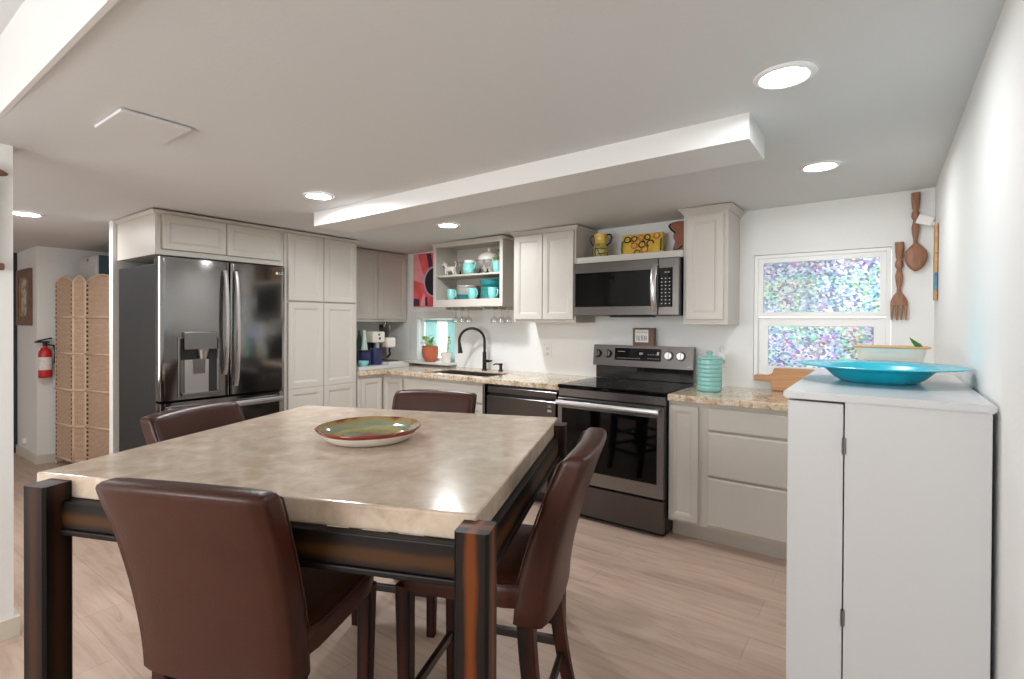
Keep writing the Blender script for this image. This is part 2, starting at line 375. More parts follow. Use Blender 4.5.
def m_cloth():
    m = bpy.data.materials.new('turq_cloth'); m.use_nodes = True; nt = m.node_tree; nt.nodes.clear(); MATS['turq_cloth'] = m
    o = nt.nodes.new('ShaderNodeOutputMaterial'); d = nt.nodes.new('ShaderNodeBsdfDiffuse'); t = nt.nodes.new('ShaderNodeBsdfTranslucent')
    for q in (d, t): q.inputs[0].default_value = srgb('#d9eeeb')
    x = nt.nodes.new('ShaderNodeMixShader'); x.inputs[0].default_value = 0.85
    nt.links.new(d.outputs[0], x.inputs[1]); nt.links.new(t.outputs[0], x.inputs[2]); nt.links.new(x.outputs[0], o.inputs[0])
m_cloth()
def m_lamp(name, e):
    m, nt, b = nodes(name); b.inputs['Base Color'].default_value = (1, 1, 1, 1)
    b.inputs['Emission Color'].default_value = (0.945, 0.975, 1.0, 1); b.inputs['Emission Strength'].default_value = e
m_lamp('lamp_glow', LAMP_E[0]); m_lamp('lamp_glow_strong', LAMP_E[1]); m_lamp('lamp_glow_hall', LAMP_E[2])
def m_wicker():
    m, nt, b = nodes('wicker'); L = nt.links
    tc = nt.nodes.new('ShaderNodeTexCoord')
    br = nt.nodes.new('ShaderNodeTexBrick'); br.inputs['Scale'].default_value = 1; br.inputs['Brick Width'].default_value = 0.036; br.inputs['Row Height'].default_value = 0.011
    br.inputs['Mortar Size'].default_value = 0.0016; br.inputs['Color1'].default_value = srgb('#e0c3a9'); br.inputs['Color2'].default_value = srgb('#d2b196'); br.inputs['Mortar'].default_value = srgb('#9d8069')
    sx = nt.nodes.new('ShaderNodeSeparateXYZ'); cx = nt.nodes.new('ShaderNodeCombineXYZ'); L.new(tc.outputs['Object'], sx.inputs[0]); L.new(sx.outputs[0], cx.inputs[0]); L.new(sx.outputs[2], cx.inputs[1]); L.new(cx.outputs[0], br.inputs['Vector'])
    sg = nt.nodes.new('ShaderNodeSeparateXYZ'); L.new(tc.outputs['UV'], sg.inputs[0])
    def mt(op, a, v):
        q = nt.nodes.new('ShaderNodeMath'); q.operation = op; L.new(a, q.inputs[0]); q.inputs[1].default_value = v; return q.outputs[0]
    ed = mt('GREATER_THAN', mt('ABSOLUTE', mt('SUBTRACT', sg.outputs[0], 0.5), 0), 0.405)
    st = mt('LESS_THAN', mt('FRACT', mt('MULTIPLY', sx.outputs[2], 24.0), 0), 0.5)
    ml = nt.nodes.new('ShaderNodeMath'); ml.operation = 'MULTIPLY'; L.new(ed, ml.inputs[0]); L.new(st, ml.inputs[1])
    mx = nt.nodes.new('ShaderNodeMix'); mx.data_type = 'RGBA'; L.new(ml.outputs[0], mx.inputs[0]); L.new(br.outputs['Color'], mx.inputs[6]); mx.inputs[7].default_value = srgb('#3d2c21')
    L.new(mx.outputs[2], b.inputs['Base Color']); b.inputs['Roughness'].default_value = 0.7
    bp = nt.nodes.new('ShaderNodeBump'); bp.inputs['Strength'].default_value = 0.6; bp.inputs['Distance'].default_value = 0.004; bp.invert = True
    L.new(br.outputs['Fac'], bp.inputs['Height']); L.new(bp.outputs[0], b.inputs['Normal'])
m_wicker()
mat('rattan', '#dcc3a8', 0.55, vary=0.12, vscale=30)
mat('pot_yellow', '#dfb74c', 0.22, coat=0.5, vary=0.12, vscale=18)
mat('pot_olive', '#a59a55', 0.25, coat=0.4, vary=0.15, vscale=22)
mat('pot_brown', '#8a4f3c', 0.25, coat=0.4, vary=0.2, vscale=18)
def m_dish():
    m, nt, b = nodes('dish_glaze'); L = nt.links
    tc = nt.nodes.new('ShaderNodeTexCoord'); sx = nt.nodes.new('ShaderNodeSeparateXYZ'); L.new(tc.outputs['Object'], sx.inputs[0])
    def mth(op, a, bb=None, v=None):
        q = nt.nodes.new('ShaderNodeMath'); q.operation = op; L.new(a, q.inputs[0])
        if bb is not None: L.new(bb, q.inputs[1])
        if v is not None: q.inputs[1].default_value = v
        return q.outputs[0]
    r2 = mth('SQRT', mth('ADD', mth('MULTIPLY', sx.outputs[0], sx.outputs[0]), mth('MULTIPLY', sx.outputs[1], sx.outputs[1])))
    n = nt.nodes.new('ShaderNodeTexNoise'); n.inputs['Scale'].default_value = 14; n.inputs['Detail'].default_value = 4; L.new(tc.outputs['Object'], n.inputs['Vector'])
    rr = mth('ADD', r2, mth('MULTIPLY', mth('SUBTRACT', n.outputs['Fac'], v=0.5), v=0.05))
    sc_ = mth('MULTIPLY', rr, v=5.0)
    r = ramp(nt, [(0.0, '#8a2f2b'), (0.17, '#84322c'), (0.25, '#74857a'), (0.42, '#7b8355'), (0.6, '#a49a5c'), (0.75, '#747d62'), (0.86, '#8b9070'), (0.93, '#9d7a40'), (0.98, '#6e2c1c')])
    L.new(sc_, r.inputs[0]); L.new(r.outputs[0], b.inputs['Base Color']); b.inputs['Roughness'].default_value = 0.1; b.inputs['Coat Weight'].default_value = 0.7
m_dish()
mat('dish_rust', '#7d2a16', 0.14, coat=0.6, vary=0.35, vscale=12)
def m_picture():
    m, nt, b = nodes('faded_picture'); L = nt.links
    tc = nt.nodes.new('ShaderNodeTexCoord'); n = nt.nodes.new('ShaderNodeTexNoise'); n.inputs['Scale'].default_value = 16; n.inputs['Detail'].default_value = 5; L.new(tc.outputs['Object'], n.inputs['Vector'])
    r = ramp(nt, [(0.36, '#5f5246'), (0.47, '#a8937d'), (0.56, '#d8cdbf'), (0.7, '#c49f80')]); L.new(n.outputs['Fac'], r.inputs[0]); L.new(r.outputs[0], b.inputs['Base Color']); b.inputs['Roughness'].default_value = 0.3
m_picture()

# ================================================================== SETTING
XR, YB, XL = 0.235, 3.84, -4.53          # right wall, back wall, kitchen's left wall
struct(MB().box(-8.6, 0.4, -3.2, 4.1, -0.12, 0.0).build('floor', 'floor_planks'))
# the low kitchen ceiling, sagging a little to the left; its front edge is the header
x0, x1 = -8.6, 0.4
struct(MB().prism([(x0, ceil_z(x0)), (x1, ceil_z(x1)), (x1, 2.62), (x0, 2.62)], 0.44, 4.1, 'y').build('ceiling', 'ceiling_paint'))
struct(MB().box(x0, x1, -3.2, 0.438, 2.39, 2.62).build('ceiling_front', 'ceiling_paint'))
struct(MB().box(x0, x1, 0.425, 0.4395, 2.112, 2.39).build('trim_1', 'trim_white'), 'white header face where the ceiling steps down')
def bm_beam():
    m = MB()
    a, b = -3.168, -0.41
    m.loft([[(a, 2.06, 2.012), (a, 2.36, 2.012), (a, 2.36, ceil_z(a)+.004), (a, 2.06, ceil_z(a)+.004)],
            [(b, 2.06, 2.045), (b, 2.36, 2.045), (b, 2.36, ceil_z(b)+.004), (b, 2.06, ceil_z(b)+.004)]])
    return m
struct(bm_beam().build('trim_2', 'trim_white'), 'white boxed beam under the ceiling')
W1 = (-0.727, 0.036, 0.985, 1.826); W2 = (-4.0, -3.48, 0.955, 1.392)
def wall_holes(name, xs, y0, y1, zt, holes):
    m = MB(); cur = xs[0]
    for (a, b, c, d) in holes:
        m.box(cur, a, y0, y1, 0, zt); m.box(a, b, y0, y1, 0, c); m.box(a, b, y0, y1, d, zt); cur = b
    m.box(cur, xs[1], y0, y1, 0, zt)
    return struct(m.build(name, 'wall_paint'))
wall_holes('wall_back', (XL, XR), YB, YB+0.16, 2.2, [W2, W1])
struct(MB().box(XR, XR+.14, -3.2, YB+.16, 0, 2.5).build('wall_right', 'wall_paint'))
struct(MB().box(XL-.075, XL, 1.325, YB+.16, 0, 2.2).build('wall_left', 'wall_paint'))
struct(MB().box(-3.17, -3.03, -1.9, 0.534, 0, 2.4).build('wall_partition', 'wall_paint'))
struct(MB().box(-3.03, -3.012, -1.9, 0.552, 0, 0.085, .003).box(-3.17, -3.03, 0.534, 0.552, 0, .085, .003).build('baseboard_partition', 'baseboard_cream'))
struct(MB().box(-8.6, -6.46, 1.30, 4.1, 0, 2.2).build('wall_hall', 'wall_paint'))
struct(MB().box(-7.2, -6.46, 1.285, 1.30, 0, .085, .003).box(-6.46, -6.445, 1.285, 3.9, 0, .085, .003).build('baseboard_hall', 'baseboard_cream'))
struct(MB().box(-6.46, XL-.075, 3.9, 4.1, 0, 2.2).build('wall_hall_end', 'wall_paint'))
struct(MB().box(-8.75, -8.6, -3.2, 4.1, 0, 2.5).build('wall_far', 'wall_paint'))
struct(MB().box(XR-.015, XR, -3.0, 3.0, 0, .085, .003).build('baseboard_right', 'baseboard_cream'))
struct(MB().box(-7.34, -7.2, 1.27, 1.299, 0, 2.05, .004).build('door_1', 'door_dark'), 'dark door edge at the end of the hall')
# rear of the living room, seen only in reflections, with its window opening
m = MB(); m.box(-8.6, -2.95, -3.2, -3.05, 0, 2.5).box(-.25, XR, -3.2, -3.05, 0, 2.5).box(-2.95, -.25, -3.2, -3.05, 0, .65).box(-2.95, -.25, -3.2, -3.05, 2.25, 2.5)
struct(m.build('wall_rear', 'wall_paint'))

def frame(m, a0, a1, b0, b1, w, c0, c1, bev=.003):
    m.box(a0, a0+w, b0, b1, c0, c1, bev); m.box(a1-w, a1, b0, b1, c0, c1, bev)
    m.box(a0+w-.002, a1-w+.002, b0, b0+w, c0, c1, bev); m.box(a0+w-.002, a1-w+.002, b1-w, b1, c0, c1, bev)
# ---- window above the right counter: vinyl sashes with prismatic privacy film
x0, x1, z0, z1 = W1
m = MB(face_S(YB+.05)); frame(m, x0+.002, x1-.002, z0+.002, z1-.002, .024, -.04, .045)
win = struct(m.build('window_1', 'vinyl_white'), 'white vinyl window glazed with sparkling rainbow film')
def sash(a0, a1, b0, b1, w, c):
    m = MB(face_S(YB+.05)); frame(m, a0, a1, b0, b1, w, c, c+.03); return m
sash(x0+.026, x1-.026, 1.405, z1-.026, .032, .008).build('sash', 'vinyl_white', win)
sash(x0+.026, x1-.026, z0+.026, 1.402, .060, -.02).build('sash', 'vinyl_white', win)
MB(face_S(YB+.05)).box(x0+.05, x1-.05, 1.43, z1-.05, .018, .022).build('window_pane', 'prism_film', win)
MB(face_S(YB+.05)).box(x0+.08, x1-.08, z0+.08, 1.345, -.008, -.004).build('window_pane', 'prism_film', win)
m = MB(); m.box(x0+.001, x1-.001, YB-.018, YB+.05, z0-.02, z0+.001, .004); m.build('window_sill', 'trim_white', win)
# ---- small window beside the sink
x0, x1, z0, z1 = W2
win2 = struct(sash(x0+.002, x1-.002, z0+.002, z1-.002, .03, -.03).build('window_2', 'vinyl_white'), 'small window beside the sink')
MB(face_S(YB+.05)).box(x0+.03, x1-.03, z0+.03, z1-.03, -.022, -.018).build('window_pane', 'pane_glass', win2)
mm = MB(face_S(YB)); mm.box(x0-.10, x0-.004, z0-.01, z1+.07, 0.001, .018, .003); mm.box(x0-.10, x0-.006, z1+.0705, z1+.075, 0.001, .018); mm.box(x0-.004, x1+.02, z1+.004, z1+.075, 0.001, .018, .003); mm.build('window_casing', 'trim_white', win2)
mm = MB(); mm.box(x0-.11, x1+.03, YB-.135, YB+.06, z0-.022, z0-.001, .004); mm.build('window_sill', 'trim_white', win2)
def curtain(a, b, lab):
    m = MB(); n = 36; t = bmesh.new(); top = []; bot = []
    pts = [(a+(b-a)*i/n, YB+.038+.010*math.sin(i*1.15)) for i in range(n+1)]
    poly = pts+[(x, y+.004) for x, y in pts[::-1]]
    m.loft([[(x, y, z0+.012) for x, y in poly], [(x, y, z1-.012) for x, y in poly]])
    t.free()
    o = m.build('sheer_curtain', 'turq_cloth', smooth=False); move_mesh_origin(o, ((a+b)/2, YB+.04, z0+.012))
    tag(o, lab, 'curtain', 'turquoise curtains at the small window')
curtain(-3.935, -3.77, 'sheer turquoise curtain panel above the terracotta plant pot')
curtain(-3.625, -3.49, 'sheer turquoise curtain panel at the right side of the small sink window')

# ---- recessed ceiling lights
def ceiling_light(x, y, r, label, glow='lamp_glow_strong'):
    z = ceil_z(x); t = thing('ceiling_light', label, 'ceiling light', (x, y, z), 0, 'round recessed ceiling lights')
    MB().lathe([(r*.86, -.001), (r*.88, -.006), (r*1.02, -.009), (r*1.18, -.006), (r*1.22, -.0005)], n=48).build('trim_ring', 'white_plastic', t, smooth=True, local=True)
    MB().lathe([(0, -.0035), (r*.6, -.0045), (r*.87, -.003)], n=48).build('lens', glow, t, smooth=True, local=True)
    return t
ceiling_light(-0.262, 1.827, .074, 'largest nearest round recessed ceiling light, right of the beam end', 'lamp_glow')
ceiling_light(-0.263, 2.972, .074, 'round recessed ceiling light in front of the rainbow window', 'lamp_glow')
ceiling_light(-2.735, 1.81, .074, 'round recessed ceiling light just left of the beam')
ceiling_light(-2.735, 2.934, .074, 'round recessed ceiling light above the open shelf cabinet')
ceiling_light(-4.72, 0.895, .080, 'round recessed ceiling light over the hall at far left', 'lamp_glow_hall')
p = MB().box(-2.475, -2.195, .665, .895, 0, .012, .003)
o = p.build('ceiling_panel', 'ceiling_paint'); o.data.transform(Matrix.Rotation(math.radians(-3), 4, 'Z')) if False else None
o.data.transform(Matrix.Translation((0, 0, ceil_z(-2.33)-.0135))); 
tag(o, 'flat white rectangular cover panel on the ceiling', 'ceiling panel')

# ================================================================== CABINETS
FRONT = {'S': face_S, 'E': face_E}
def shaker(name, root, side, plane, a0, a1, b0, b1, t=.019, rail=.055, m='cabinet_paint'):
    q = MB(FRONT[side](plane)); q.rings(a0, a1, b0, b1, [(0, 0.0005), (0, t-.003), (.003, t), (rail-.012, t), (rail-.009, t-.003), (rail-.004, t-.003), (rail+.004, t-.009), (rail+.006, t-.009)])
    return q.build(name, m, root)
def slab(name, root, side, plane, a0, a1, b0, b1, t=.019, m='cabinet_paint'):
    q = MB(FRONT[side](plane)); q.rings(a0, a1, b0, b1, [(0, 0.0005), (0, t-.007), (.004, t-.003), (.010, t), (.014, t)])
    return q.build(name, m, root)
def crown(root, pts_s, z0, z1, out):
    """a crown strip along a line of (x, y) points, flaring outward"""
    m = MB(); n = len(pts_s); secs = []
    for i, (x, y) in enumerate(pts_s):
        d0 = Vector((x, y))-Vector(pts_s[i-1]) if i else Vector(pts_s[1])-Vector((x, y))
        d1 = Vector(pts_s[i+1])-Vector((x, y)) if i < n-1 else d0
        n0 = Vector((d0.y, -d0.x)).normalized(); n1 = Vector((d1.y, -d1.x)).normalized()
        nn = (n0+n1); nn = nn/max(.3, nn.length_squared)*2 if nn.length > .01 else n0
        h = z1-z0
        secs.append([(x+nn.x*o, y+nn.y*o, z0+zz) for o, zz in ((0, 0), (.006, 0), (.010, h*.25), (out*.75, h*.7), (out, h*.78), (out, h), (0, h))])
    m.loft(secs); return m.build('crown_moulding', 'cabinet_paint', root)
# -- cabinet over the refrigerator
X = -3.84
t = thing('wall_cabinet', 'wide low greige cabinet above the refrigerator', 'cabinet', (X-.3, 1.78, 1.795), 0, 'greige shaker wall cabinets')
MB().box(XL+.003, X, 1.349, 2.232, 1.795, 2.068, .002).build('cabinet_box', 'cabinet_paint', t)
shaker('door', t, 'E', X, 1.385, 1.789, 1.832, 2.058, rail=.05); shaker('door', t, 'E', X, 1.794, 2.197, 1.832, 2.058, rail=.05)
crown(t, [(XL+.003, 1.349), (X, 1.349), (X, 2.232)], 2.06, 2.083, .022)
# -- pantry
t = thing('pantry_cabinet', 'tall greige pantry cabinet with four doors right of the refrigerator', 'pantry', (X-.3, 2.59, 0))
MB().box(XL+.003, X, 2.236, 2.925, 0.10, 2.068, .002).build('cabinet_box', 'cabinet_paint', t)
MB().box(XL+.003, X-.07, 2.236, 2.925, 0, .099).build('toe_kick', 'cabinet_paint', t)
for a0, a1 in ((2.262, 2.578), (2.583, 2.905)):
    shaker('door', t, 'E', X, a0, a1, 1.526, 2.058)
    q = MB(face_E(X)); q.box(a0, a1, .115, 1.512, .0005, .010, 0)
    d = q.build('door', 'cabinet_paint', t)
    # two recessed fields on the tall lower door
    for b0, b1 in ((.82, 1.512), (.115, .818)):
        q = MB(face_E(X)); q.rings(a0, a1, b0, b1, [(0, .0105), (0, .016), (.003, .019), (.044, .019), (.047, .016), (.051, .016), (.059, .0108), (.061, .0108)])
        q.build('door_field', 'cabinet_paint', d)
crown(t, [(X, 2.236), (X, 2.925), (XL+.003, 2.925)], 2.06, 2.084, .022)
# -- wall cabinet in the left corner
X2 = -4.18
t = thing('wall_cabinet', 'greige two-door wall cabinet above the coffee corner', 'cabinet', (X2-.15, 3.4, 1.36), 0, 'greige shaker wall cabinets')
MB().box(XL+.003, X2, 2.945, 3.837, 1.36, 2.066, .002).build('cabinet_box', 'cabinet_paint', t)
shaker('door', t, 'E', X2, 3.0, 3.43, 1.388, 2.055); shaker('door', t, 'E', X2, 3.436, 3.818, 1.388, 2.055)
crown(t, [(X2, 2.945), (X2, 3.837)], 2.058, 2.078, .016)
# -- open shelf cabinet
YF = 3.51
t = thing('open_cabinet', 'open-fronted greige wall cabinet holding turquoise crockery', 'cabinet', (-3.05, 3.67, 1.5), 0)
a0, a1, b0, b1 = -3.462, -2.640, 1.50, 2.092
m = MB(); m.box(a0, a0+.018, YF+.019, YB-.003, b0+.012, b1).box(a1-.018, a1, YF+.019, YB-.003, b0, b1).box(a0+.018, a1-.018, YF+.019, YB-.003, b1-.018, b1).box(a0+.018, a1-.018, YF+.019, YB-.003, b0+.05, b0+.066).box(a0+.018, a1-.018, YB-.012, YB-.003, b0+.066, b1-.018)
m.build('cabinet_box', 'cabinet_paint', t)
m = MB(face_S(YF+.019)); frame(m, a0, a1, b0, b1-.0, .034, .0005, .019, .0015); m.box(a0+.032, a1-.032, b0+.032, b0+.068, .0005, .0188); m.build('face_frame', 'cabinet_paint', t)
MB().box(a0+.019, a1-.019, YF+.03, YB-.013, 1.782, 1.800, .002).build('shelf', 'cabinet_paint', t)
crown(t, [(a0, YB-.003), (a0, YF), (a1, YF), (a1, YB-.003)], 2.078, 2.0985, .018)
for gx in (-3.34, -3.26, -3.18, -3.10, -2.88, -2.80, -2.72):
    m = MB(); m.box(gx-.004, gx+.004, 3.56, 3.80, 1.478, 1.4995); m.box(gx-.014, gx+.014, 3.56, 3.80, 1.474, 1.479); m.build('stemware_rail', 'cabinet_paint', t)
# -- two-door wall cabinet
t = thing('wall_cabinet', 'greige two-door wall cabinet between open shelves and microwave', 'cabinet', (-2.22, 3.67, 1.36), 0, 'greige shaker wall cabinets')
a0, a1 = -2.522, -1.930
MB().box(a0, a1, YF, YB-.003, 1.36, 2.085, .002).build('cabinet_box', 'cabinet_paint', t)
shaker('door', t, 'S', YF, a0+.02, -2.229, 1.384, 2.074); shaker('door', t, 'S', YF, -2.224, a1-.014, 1.384, 2.074)
crown(t, [(a0, YB-.003), (a0, YF), (a1, YF), (a1, YB-.003)], 2.078, 2.112, .024)
# -- narrow wall cabinet
t = thing('wall_cabinet', 'narrow greige one-door wall cabinet right of the microwave', 'cabinet', (-.97, 3.67, 1.36), 0, 'greige shaker wall cabinets')
a0, a1 = -1.104, -0.818
MB().box(a0, a1, YF, YB-.003, 1.352, 2.10, .002).build('cabinet_box', 'cabinet_paint', t)
shaker('door', t, 'S', YF, a0+.022, a1-.024, 1.384, 2.076)
crown(t, [(a0, YB-.003), (a0, YF), (a1, YF), (a1, YB-.003)], 2.092, 2.130, .032)
# -- shelf over the microwave
o = MB().box(-1.928, -1.106, YF, YB-.003, 1.811, 1.859, .002).build('display_shelf', 'cabinet_paint'); move_mesh_origin(o, (-1.5, 3.67, 1.811))
tag(o, 'greige shelf board over the microwave carrying painted pottery', 'shelf')
# -- base cabinets
YC = 3.22                      # carcass front of the back run
XC = -3.83                     # carcass front of the left run
t = thing('base_cabinet', 'greige corner base cabinet with two inward-folding door leaves', 'cabinet', (-4.1, 3.4, 0), 0, 'greige base cabinets')
m = MB(); m.prism([(XL+.003, 2.93), (XC, 2.93), (XC, YC), (-3.545, YC), (-3.545, YB-.003), (XL+.003, YB-.003)], .10, .871, 'z'); m.build('cabinet_box', 'cabinet_paint', t)
m = MB(); m.prism([(XL+.003, 2.93), (XC-.07, 2.93), (XC-.07, YC+.07), (-3.545, YC+.07), (-3.545, YB-.003), (XL+.003, YB-.003)], 0, .099, 'z'); m.build('toe_kick', 'cabinet_paint', t)
shaker('door', t, 'E', XC, 2.962, 3.192, .115, .836, rail=.045); shaker('door', t, 'S', YC, -3.803, -3.552, .115, .836, rail=.045)
t = thing('base_cabinet', 'greige sink base cabinet with a wide plain false front', 'cabinet', (-3.05, 3.5, 0), 0, 'greige base cabinets')
MB().box(-3.542, -2.580, YC, YC+.02, .10, .871, .002).box(-3.542, -3.524, YC+.02, YB-.003, .10, .871).box(-2.598, -2.580, YC+.02, YB-.003, .10, .871).box(-3.524, -2.598, YC+.02, YB-.003, .10, .118).build('cabinet_box', 'cabinet_paint', t)
MB().box(-3.542, -2.580, YC+.07, YC+.09, 0, .099).build('toe_kick', 'cabinet_paint', t)
slab('false_front', t, 'S', YC, -3.525, -2.598, .705, .845)
shaker('door', t, 'S', YC, -3.525, -3.062, .115, .692); shaker('door', t, 'S', YC, -3.056, -2.598, .115, .692)
t = thing('base_cabinet', 'greige base cabinet with one narrow door and three drawers right of the range', 'cabinet', (-.6, 3.5, 0), 0, 'greige base cabinets')
MB().box(-1.10, XR-.003, YC+.02, YB-.003, .115, .871, .002).build('cabinet_box', 'cabinet_paint', t)
MB().box(-1.10, XR-.003, YC+.09, YC+.11, 0, .114).build('toe_kick', 'cabinet_paint', t)
MB().box(-1.10, XR-.003, YC+.0005, YC+.0195, .115, .871, .001).build('face_frame', 'cabinet_paint', t)
shaker('door', t, 'S', YC, -1.092, -.913, .135, .848, rail=.045)
for b0, b1 in ((.713, .848), (.437, .704), (.135, .428)):
    slab('drawer', t, 'S', YC, -.857, -.30, b0, b1)
slab('drawer', t, 'S', YC, -.29, .20, .713, .848); shaker('door', t, 'S', YC, -.29, .20, .135, .704)

# ================================================================== WORKTOPS
def top_edge(m): return m
YE = 3.185
# L-shaped worktop with the sink cut-out
SX0, SX1, SY0, SY1 = -3.34, -2.62, 3.28, 3.62
XE = -3.795
m = MB()
zb, zt = .873, .915
m.box(XL+.003, XE, 2.93, YB-.003, zb, zt, .006)
m.box(XE-.01, SX0, YE, YB-.003, zb, zt, .006); m.box(SX1, -1.888, YE, YB-.003, zb, zt, .006)
m.box(SX0-.01, SX1+.01, YE, SY0, zb, zt, .006); m.box(SX0-.01, SX1+.01, SY1, YB-.003, zb, zt, .006)
o = m.build('worktop', 'granite'); move_mesh_origin(o, (-3.2, 3.5, zb)); tag(o, 'speckled beige granite worktop running round the sink corner', 'worktop', 'granite worktops')
m = MB(); m.box(-1.098, XR-.003, YE, YB-.003, zb, zt, .006)
o = m.build('worktop', 'granite'); move_mesh_origin(o, (-.45, 3.5, zb)); tag(o, 'speckled beige granite worktop between the range and the right wall', 'worktop', 'granite worktops')
# sink bowl
m = MB(); t_ = .003
m.box(SX0+.002, SX1-.002, SY0+.002, SY1-.002, .70, .704); m.box(SX0+.002, SX0+.006, SY0+.002, SY1-.002, .704, .905); m.box(SX1-.006, SX1-.002, SY0+.002, SY1-.002, .704, .905); m.box(SX0+.006, SX1-.006, SY0+.002, SY0+.006, .704, .905); m.box(SX0+.006, SX1-.006, SY1-.006, SY1-.002, .704, .905)
o = m.build('kitchen_sink', 'sink_steel'); move_mesh_origin(o, ((SX0+SX1)/2, (SY0+SY1)/2, .70)); tag(o, 'steel undermount sink let into the granite worktop', 'sink')
q = MB().lathe([(0, .006), (.03, .006), (.042, .003), (.045, 0)], ((SX0+SX1)/2, (SY0+SY1)/2, .704), 24); q.build('drain', 'chrome', o)
# tap
FX, FY = -3.016, 3.735
t = thing('kitchen_tap', 'matte black gooseneck pull-down tap behind the sink', 'tap', (FX, FY, .9155))
MB().cyl((FX, FY, .9155), (FX, FY, .923), .027, n=28).cyl((FX, FY, .923), (FX, FY, 1.085), .020, .018, n=24).build('base', 'matte_black', t, smooth=True, auto=40)
dx, dy = Vector((-3.302-FX, -.17)).normalized() if False else (-.80, -.60)
pts = [(FX, FY, 1.08), (FX, FY, 1.17)]
R = .118
for i in range(0, 19):
    a = math.pi*i/18*1.06
    s_ = R-R*math.cos(a); pts.append((FX+dx*s_, FY+dy*s_, 1.185+R*math.sin(a)))
MB().tube(pts, .0125, 14).build('spout', 'matte_black', t, smooth=True, auto=50)
ex, ey, ez = pts[-1]; px, py, pz = pts[-2]; d = (Vector(pts[-1])-Vector(pts[-2])).normalized(); e0 = Vector(pts[-1])
MB().cyl(e0, e0+d*.03, .0155, .0155, 20).cyl(e0+d*.03, e0+d*.092, .0165, .023, 20).build('spray_head', 'matte_black', t, smooth=True, auto=40)
MB().cyl((FX, FY, 1.0), (FX+.055, FY-.01, 1.0), .015, .013, 18).cyl((FX+.05, FY-.01, 1.0), (FX+.10, FY-.02, 1.006), .010, .008, 14).build('handle', 'matte_black', t, smooth=True, auto=40)
SXp, SYp = -2.833, 3.745
t = thing('soap_dispenser', 'small matte black soap pump beside the tap', 'soap dispenser', (SXp, SYp, .9155))
MB().cyl((SXp, SYp, .9155), (SXp, SYp, .925), .022, n=22).cyl((SXp, SYp, .925), (SXp, SYp, .965), .015, .013, 20).build('collar', 'matte_black', t, smooth=True, auto=40)
MB().cyl((SXp, SYp, .965), (SXp, SYp, .985), .017, n=20).tube([(SXp, SYp, .977), (SXp-.04, SYp-.02, .979), (SXp-.062, SYp-.032, .972)], .007, 10).build('pump_nozzle', 'matte_black', t, smooth=True, auto=40)
# ================================================================== APPLIANCES
# -- refrigerator
FXF = -3.76
t = thing('refrigerator', 'tall black-stainless french-door refrigerator with water dispenser', 'refrigerator', (-4.1, 1.78, 0)); fr = t
MB().box(-4.515, -3.845, 1.356, 2.206, .02, 1.735, .004).build('body', 'fridge_side', t)
MB().box(-4.44, -3.87, 1.37, 2.19, .0, .02).build('base_grille', 'black_plastic', t)
def curved_door(y0, y1, z0, z1, yc, half, bulge=.012, n=14, m='steel_fridge', name='door'):
    """door with a gently bowed face; bulge measured over the fridge's full width"""
    def xf(y): return FXF-.002-bulge*((y-yc)/half)**2
    r = .010
    secs = []
    ys = [y0+(y1-y0)*i/n for i in range(n+1)]
    front = [(xf(y), y) for y in ys]
    front[0] = (front[0][0]-r, y0); front.insert(1, (xf(y0+r*.3)-r*.3, y0+r*.3)); front.insert(2, (xf(y0+r), y0+r))
    front[-1] = (front[-1][0]-r, y1); front.insert(-1, (xf(y1-r)-0, y1-r)); front.insert(-1, (xf(y1-r*.3)-r*.3, y1-r*.3))
    ff = sorted(set(front), key=lambda p: p[1])
    poly = [(-3.842, y0)]+ff+[(-3.842, y1)]
    q = MB(); q.loft([[(x, y, z) for x, y in poly] for z in (z0, z1)])
    return q.build(name, m, t, smooth=True, auto=35)
YM = 1.783
dl = curved_door(1.352, YM-.003, .838, 1.776, YM, .43); dr = curved_door(YM+.003, 2.206, .838, 1.776, YM, .43)
dz = curved_door(1.352, 2.206, .10, .822, YM, .43, name='freezer_drawer')
def fxs(y): return FXF-.002-.012*((y-YM)/.43)**2
# vertical bowed handles
def vhandle(y, door, z0, z1):
    m = MB(); secs = []; n = 16
    for i in range(n+1):
        u = i/n; z = z0+(z1-z0)*u; o = fxs(y)+.012+.038*math.sin(math.pi*u)**.6
        secs.append([(o, y-.014, z), (o+.010, y-.010, z), (o+.014, y, z), (o+.010, y+.010, z), (o, y+.014, z), (o-.006, y, z)])
    m.loft(secs); h = m.build('handle', 'steel_bright', door, smooth=True, auto=40)
    for zz in (z0, z1-.03): MB().box(fxs(y)-.001, fxs(y)+.02, y-.010, y+.010, zz, zz+.03, .003).build('handle_mount', 'steel_mid', door)
vhandle(YM-.038, dl, .985, 1.715); vhandle(YM+.038, dr, .90, 1.715)
m = MB(); n = 14; secs = []
for i in range(n+1):
    u = i/n; y = 1.385+(2.165-1.385)*u; o = fxs(y)+.035
    secs.append([(o, y, .752), (o+.012, y, .758), (o+.014, y, .775), (o+.008, y, .792), (o-.002, y, .790), (o-.004, y, .760)])
m.loft(secs); h = m.build('handle', 'steel_bright', dz, smooth=True, auto=40)
MB().box(fxs(1.40)-.001, fxs(1.40)+.036, 1.39, 1.42, .76, .788, .003).build('handle_mount', 'steel_mid', dz)
MB().box(fxs(2.15)-.001, fxs(2.15)+.036, 2.13, 2.16, .76, .788, .003).build('handle_mount', 'steel_mid', dz)
# hinges on top of the body
MB().box(-3.90, -3.80, 1.362, 1.41, 1.737, 1.768, .004).build('hinge_cover', 'black_plastic', t); MB().box(-3.90, -3.80, 2.15, 2.20, 1.737, 1.768, .004).build('hinge_cover', 'black_plastic', t)
